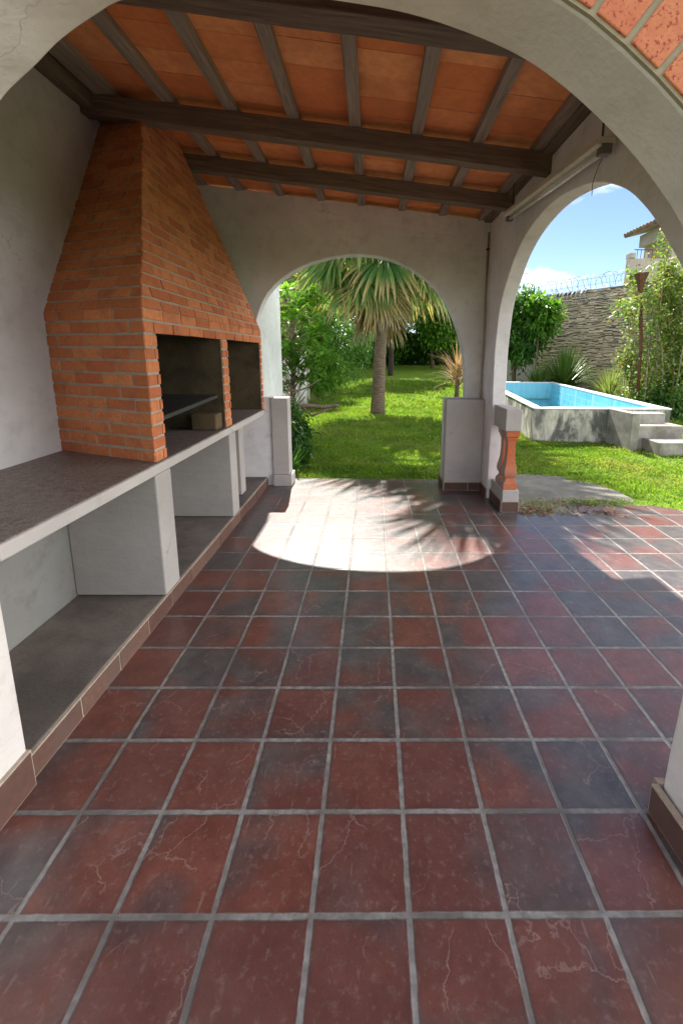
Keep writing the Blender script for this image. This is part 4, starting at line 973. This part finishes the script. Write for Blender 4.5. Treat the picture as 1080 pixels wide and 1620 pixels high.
# razor wire coils along the wall top
rz = thing('razor_wire', 'coiled razor wire along the top of the stone wall', 'wire', (10, 18, 4.6))
def coil(P, Q, r, z, turns, name, th=.012):
    P = Vector((*P, z)); Q = Vector((*Q, z)); d = (Q - P); n = d.length; d.normalize(); nn = Vector((d.y, -d.x, 0)); pts = []
    for i in range(turns * 14 + 1):
        t = i / (turns * 14); a = 2 * math.pi * turns * t; pts.append(P + d * (n * t + .05 * math.sin(a * 1.7)) + (nn * math.cos(a) + Vector((0, 0, 1)) * math.sin(a)) * r * (1 + .08 * math.sin(a * .37)))
    m_ = MB(); m_.tube(pts, th, 4); m_.build(name, M['wire'], rz)
coil((8.5, 20.7), (11.9, 14.9), .30, 4.85, 24, 'wire_coil'); coil((8.5, 20.5), (9.7, 18.5), .30, 4.25, 16, 'wire_coil', .014); coil((8.3, 21.0), (6.4, 21.3), .3, 4.75, 7, 'wire_coil')
mb = MB(); mb.tube([(8.4, 20.9, 4.75), (12.4, 14.1, 4.75)], .008, 4); mb.tube([(8.4, 20.9, 5.0), (12.4, 14.1, 5.0)], .008, 4); mb.build('strand', M['wire'], rz)
# neighbour's house
nh = thing('neighbour_house', 'beige house with a tiled eave and small balcony beyond the stone wall', 'house', (14, 22, 0))
mb = MB(); mb.box(14.25, 20, 20.4, 22.6, 0, 7.75); mb.build('wall', M['house'], nh, bevel=.02)
mb = MB(); mb.box(12.35, 14.24, 20.5, 20.8, 0, 6.25); mb.box(12.35, 12.6, 20.45, 20.85, 6.25, 6.5); mb.build('balcony_parapet', M['house'], nh, bevel=.02)
mb = MB(); mb.box(13.95, 14.24, 20.3, 22.6, 7.2, 7.8); mb.build('eave_box', M['house'], nh, bevel=.02)
mb = MB(); mb.box(14.7, 16.0, 20.34, 20.395, 5.6, 7.0); mb.build('window', M['house_grey'], nh)
mb = MB()
for i in range(9): mb.tube([(12.75 + .18 * i, 20.62, 6.2), (12.75 + .18 * i, 20.62, 6.65)], .015, 5)
mb.tube([(12.6, 20.62, 6.66), (14.24, 20.62, 6.66)], .022, 5); mb.build('railing', M['rust'], nh)
mb = MB(); mb.obox((13.45, 19.7, 7.80), (6, 0, 1.5), (0, 3.4, 0), (-.02, 0, .08))
for i in range(13):
    y = 19.82 + i * .265
    mb.tube([(13.38, y, 7.92), (19.4, y, 9.42)], .1, 8, random.random())
mb.build('tiled_eave', M['ridge'], nh, recalc=True)
# rusty post with funnel top
rp = thing('rusty_post', 'rusty steel post with a flared bracket among the creeper', 'post', (7.55, 11, 0))
mb = MB(); mb.tube([(7.58, 11, -.1), (7.46, 11, 2.0), (7.28, 11, 3.4)], .042, 10); mb.build('post_tube', M['rust'], rp, smooth=True)
mb = MB(); mb.tube([(7.28, 11, 3.38), (7.265, 11, 3.62), (7.25, 11, 3.84)], [.06, .10, .19], 4); mb.build('flared_bracket', M['rust'], rp)
# shrub left of pool, two dark stems
tree('leafy_shrub', 'leafy bush with dark curved stems behind the left end of the pool', 'shrub', (6.55, 18.6, .2), (6.7, 18.4, 2.7), (1.15, 1.0, 1.65), 50, 6500, .19, .25, .10, M['leaf_mid'], M['bark'], .12, nb=12)
tree('leafy_shrub', 'bright light green leaves topping the bush near the plain wall', 'shrub', (7.1, 17.6, .2), (7.1, 17.5, 3.3), (.75, .6, .7), 22, 1800, .16, .26, .11, M['leaf_bright'], M['bark'], .05, nb=8)
# big strap-leaved plant behind pool
tuft('strap_leaf_plant', 'large dense clump of long strap leaves behind the pool corner', 'plant', (8.1, 16.9, .25), 420, 1.2, 2.1, .05, M['yucca'], .15, 1.5, .45, segs=6)
tuft('strap_leaf_plant', 'smaller strap leaved clump low against the pool back edge', 'plant', (6.9, 16.6, .3), 170, .8, 1.3, .04, M['yucca'], .2, 1.4, .5)
# pale ornamental grasses
for i, (x, y, n, lab) in enumerate(((8.55, 14.2, 420, 'pale feathery grass clump behind the pool, left of the post'), (9.3, 14.0, 360, 'pale grass clump directly behind the rusty post'), (8.2, 12.6, 300, 'low pale grass clump closest to the pool coping'))):
    t = tuft('ornamental_grass', lab, 'grass clump', (x, y, .05), n, .9 if i < 2 else .6, 1.6 if i < 2 else 1.0, .013, M['leaf_olive'], .6, 1.45, .7); t['group'] = 'pale grass clumps behind the pool'
# creeper on arching canes around the post
cr_ = thing('climbing_creeper', 'light green creeper with arching canes smothering the rusty post', 'creeper', (7.9, 11, 0))
mb = MB(); Pl, Dl = [], []
for i in range(50):
    x0 = rng.uniform(7.6, 9.4); y0 = rng.uniform(10.6, 12.0); h = rng.uniform(1.6, 4.9) if i % 3 else rng.uniform(3.0, 5.0)
    dx = rng.uniform(-1.2, .9); dy = rng.uniform(-.5, .5)
    if h > 4: dx = rng.uniform(-.5, .9)
    c = catmull([(x0, y0, 0), (x0 + dx * .15, y0 + dy * .2, h * .55), (x0 + dx * .6, y0 + dy * .7, h * .95), (x0 + dx * 1.15, y0 + dy, h * rng.uniform(.75, .95))], 7)
    mb.tube(c, [.016 - .0005 * j for j in range(len(c))], 4)
    for j, p in enumerate(c):
        if p[2] < .5: continue
        m_ = 13; Pl.append(np.array(p) + rng.normal(0, .11, (m_, 3))); Dl.append(rng.normal(size=(m_, 3)) + [0, 0, -.2])
P = np.concatenate(Pl); D = np.concatenate(Dl); n = len(P)
V, F, T = leaves(P, D, rng.uniform(.07, .14, n), rng.uniform(.05, .08, n), tip=(rng.random(n) < .10) * .8); np_build('foliage', V, F, T, M['leaf_vine'], cr_); mb.build('cane', M['bark_pale'], cr_, smooth=True)
tree('dark_bush', 'dark bush in the shade right of the post', 'bush', (9.4, 11.6, 0), (9.6, 11.8, 1.1), (1.5, 1.1, 1.25), 40, 5200, .2, .16, .07, M['leaf_dark'], M['bark'], .05, nb=8)
tree('dark_bush', 'low dark bush filling behind the pool steps', 'bush', (8.3, 10.6, 0), (8.5, 10.9, .45), (1.0, .7, .6), 30, 2600, .14, .12, .05, M['leaf_mid'], M['bark'], .03, nb=8)
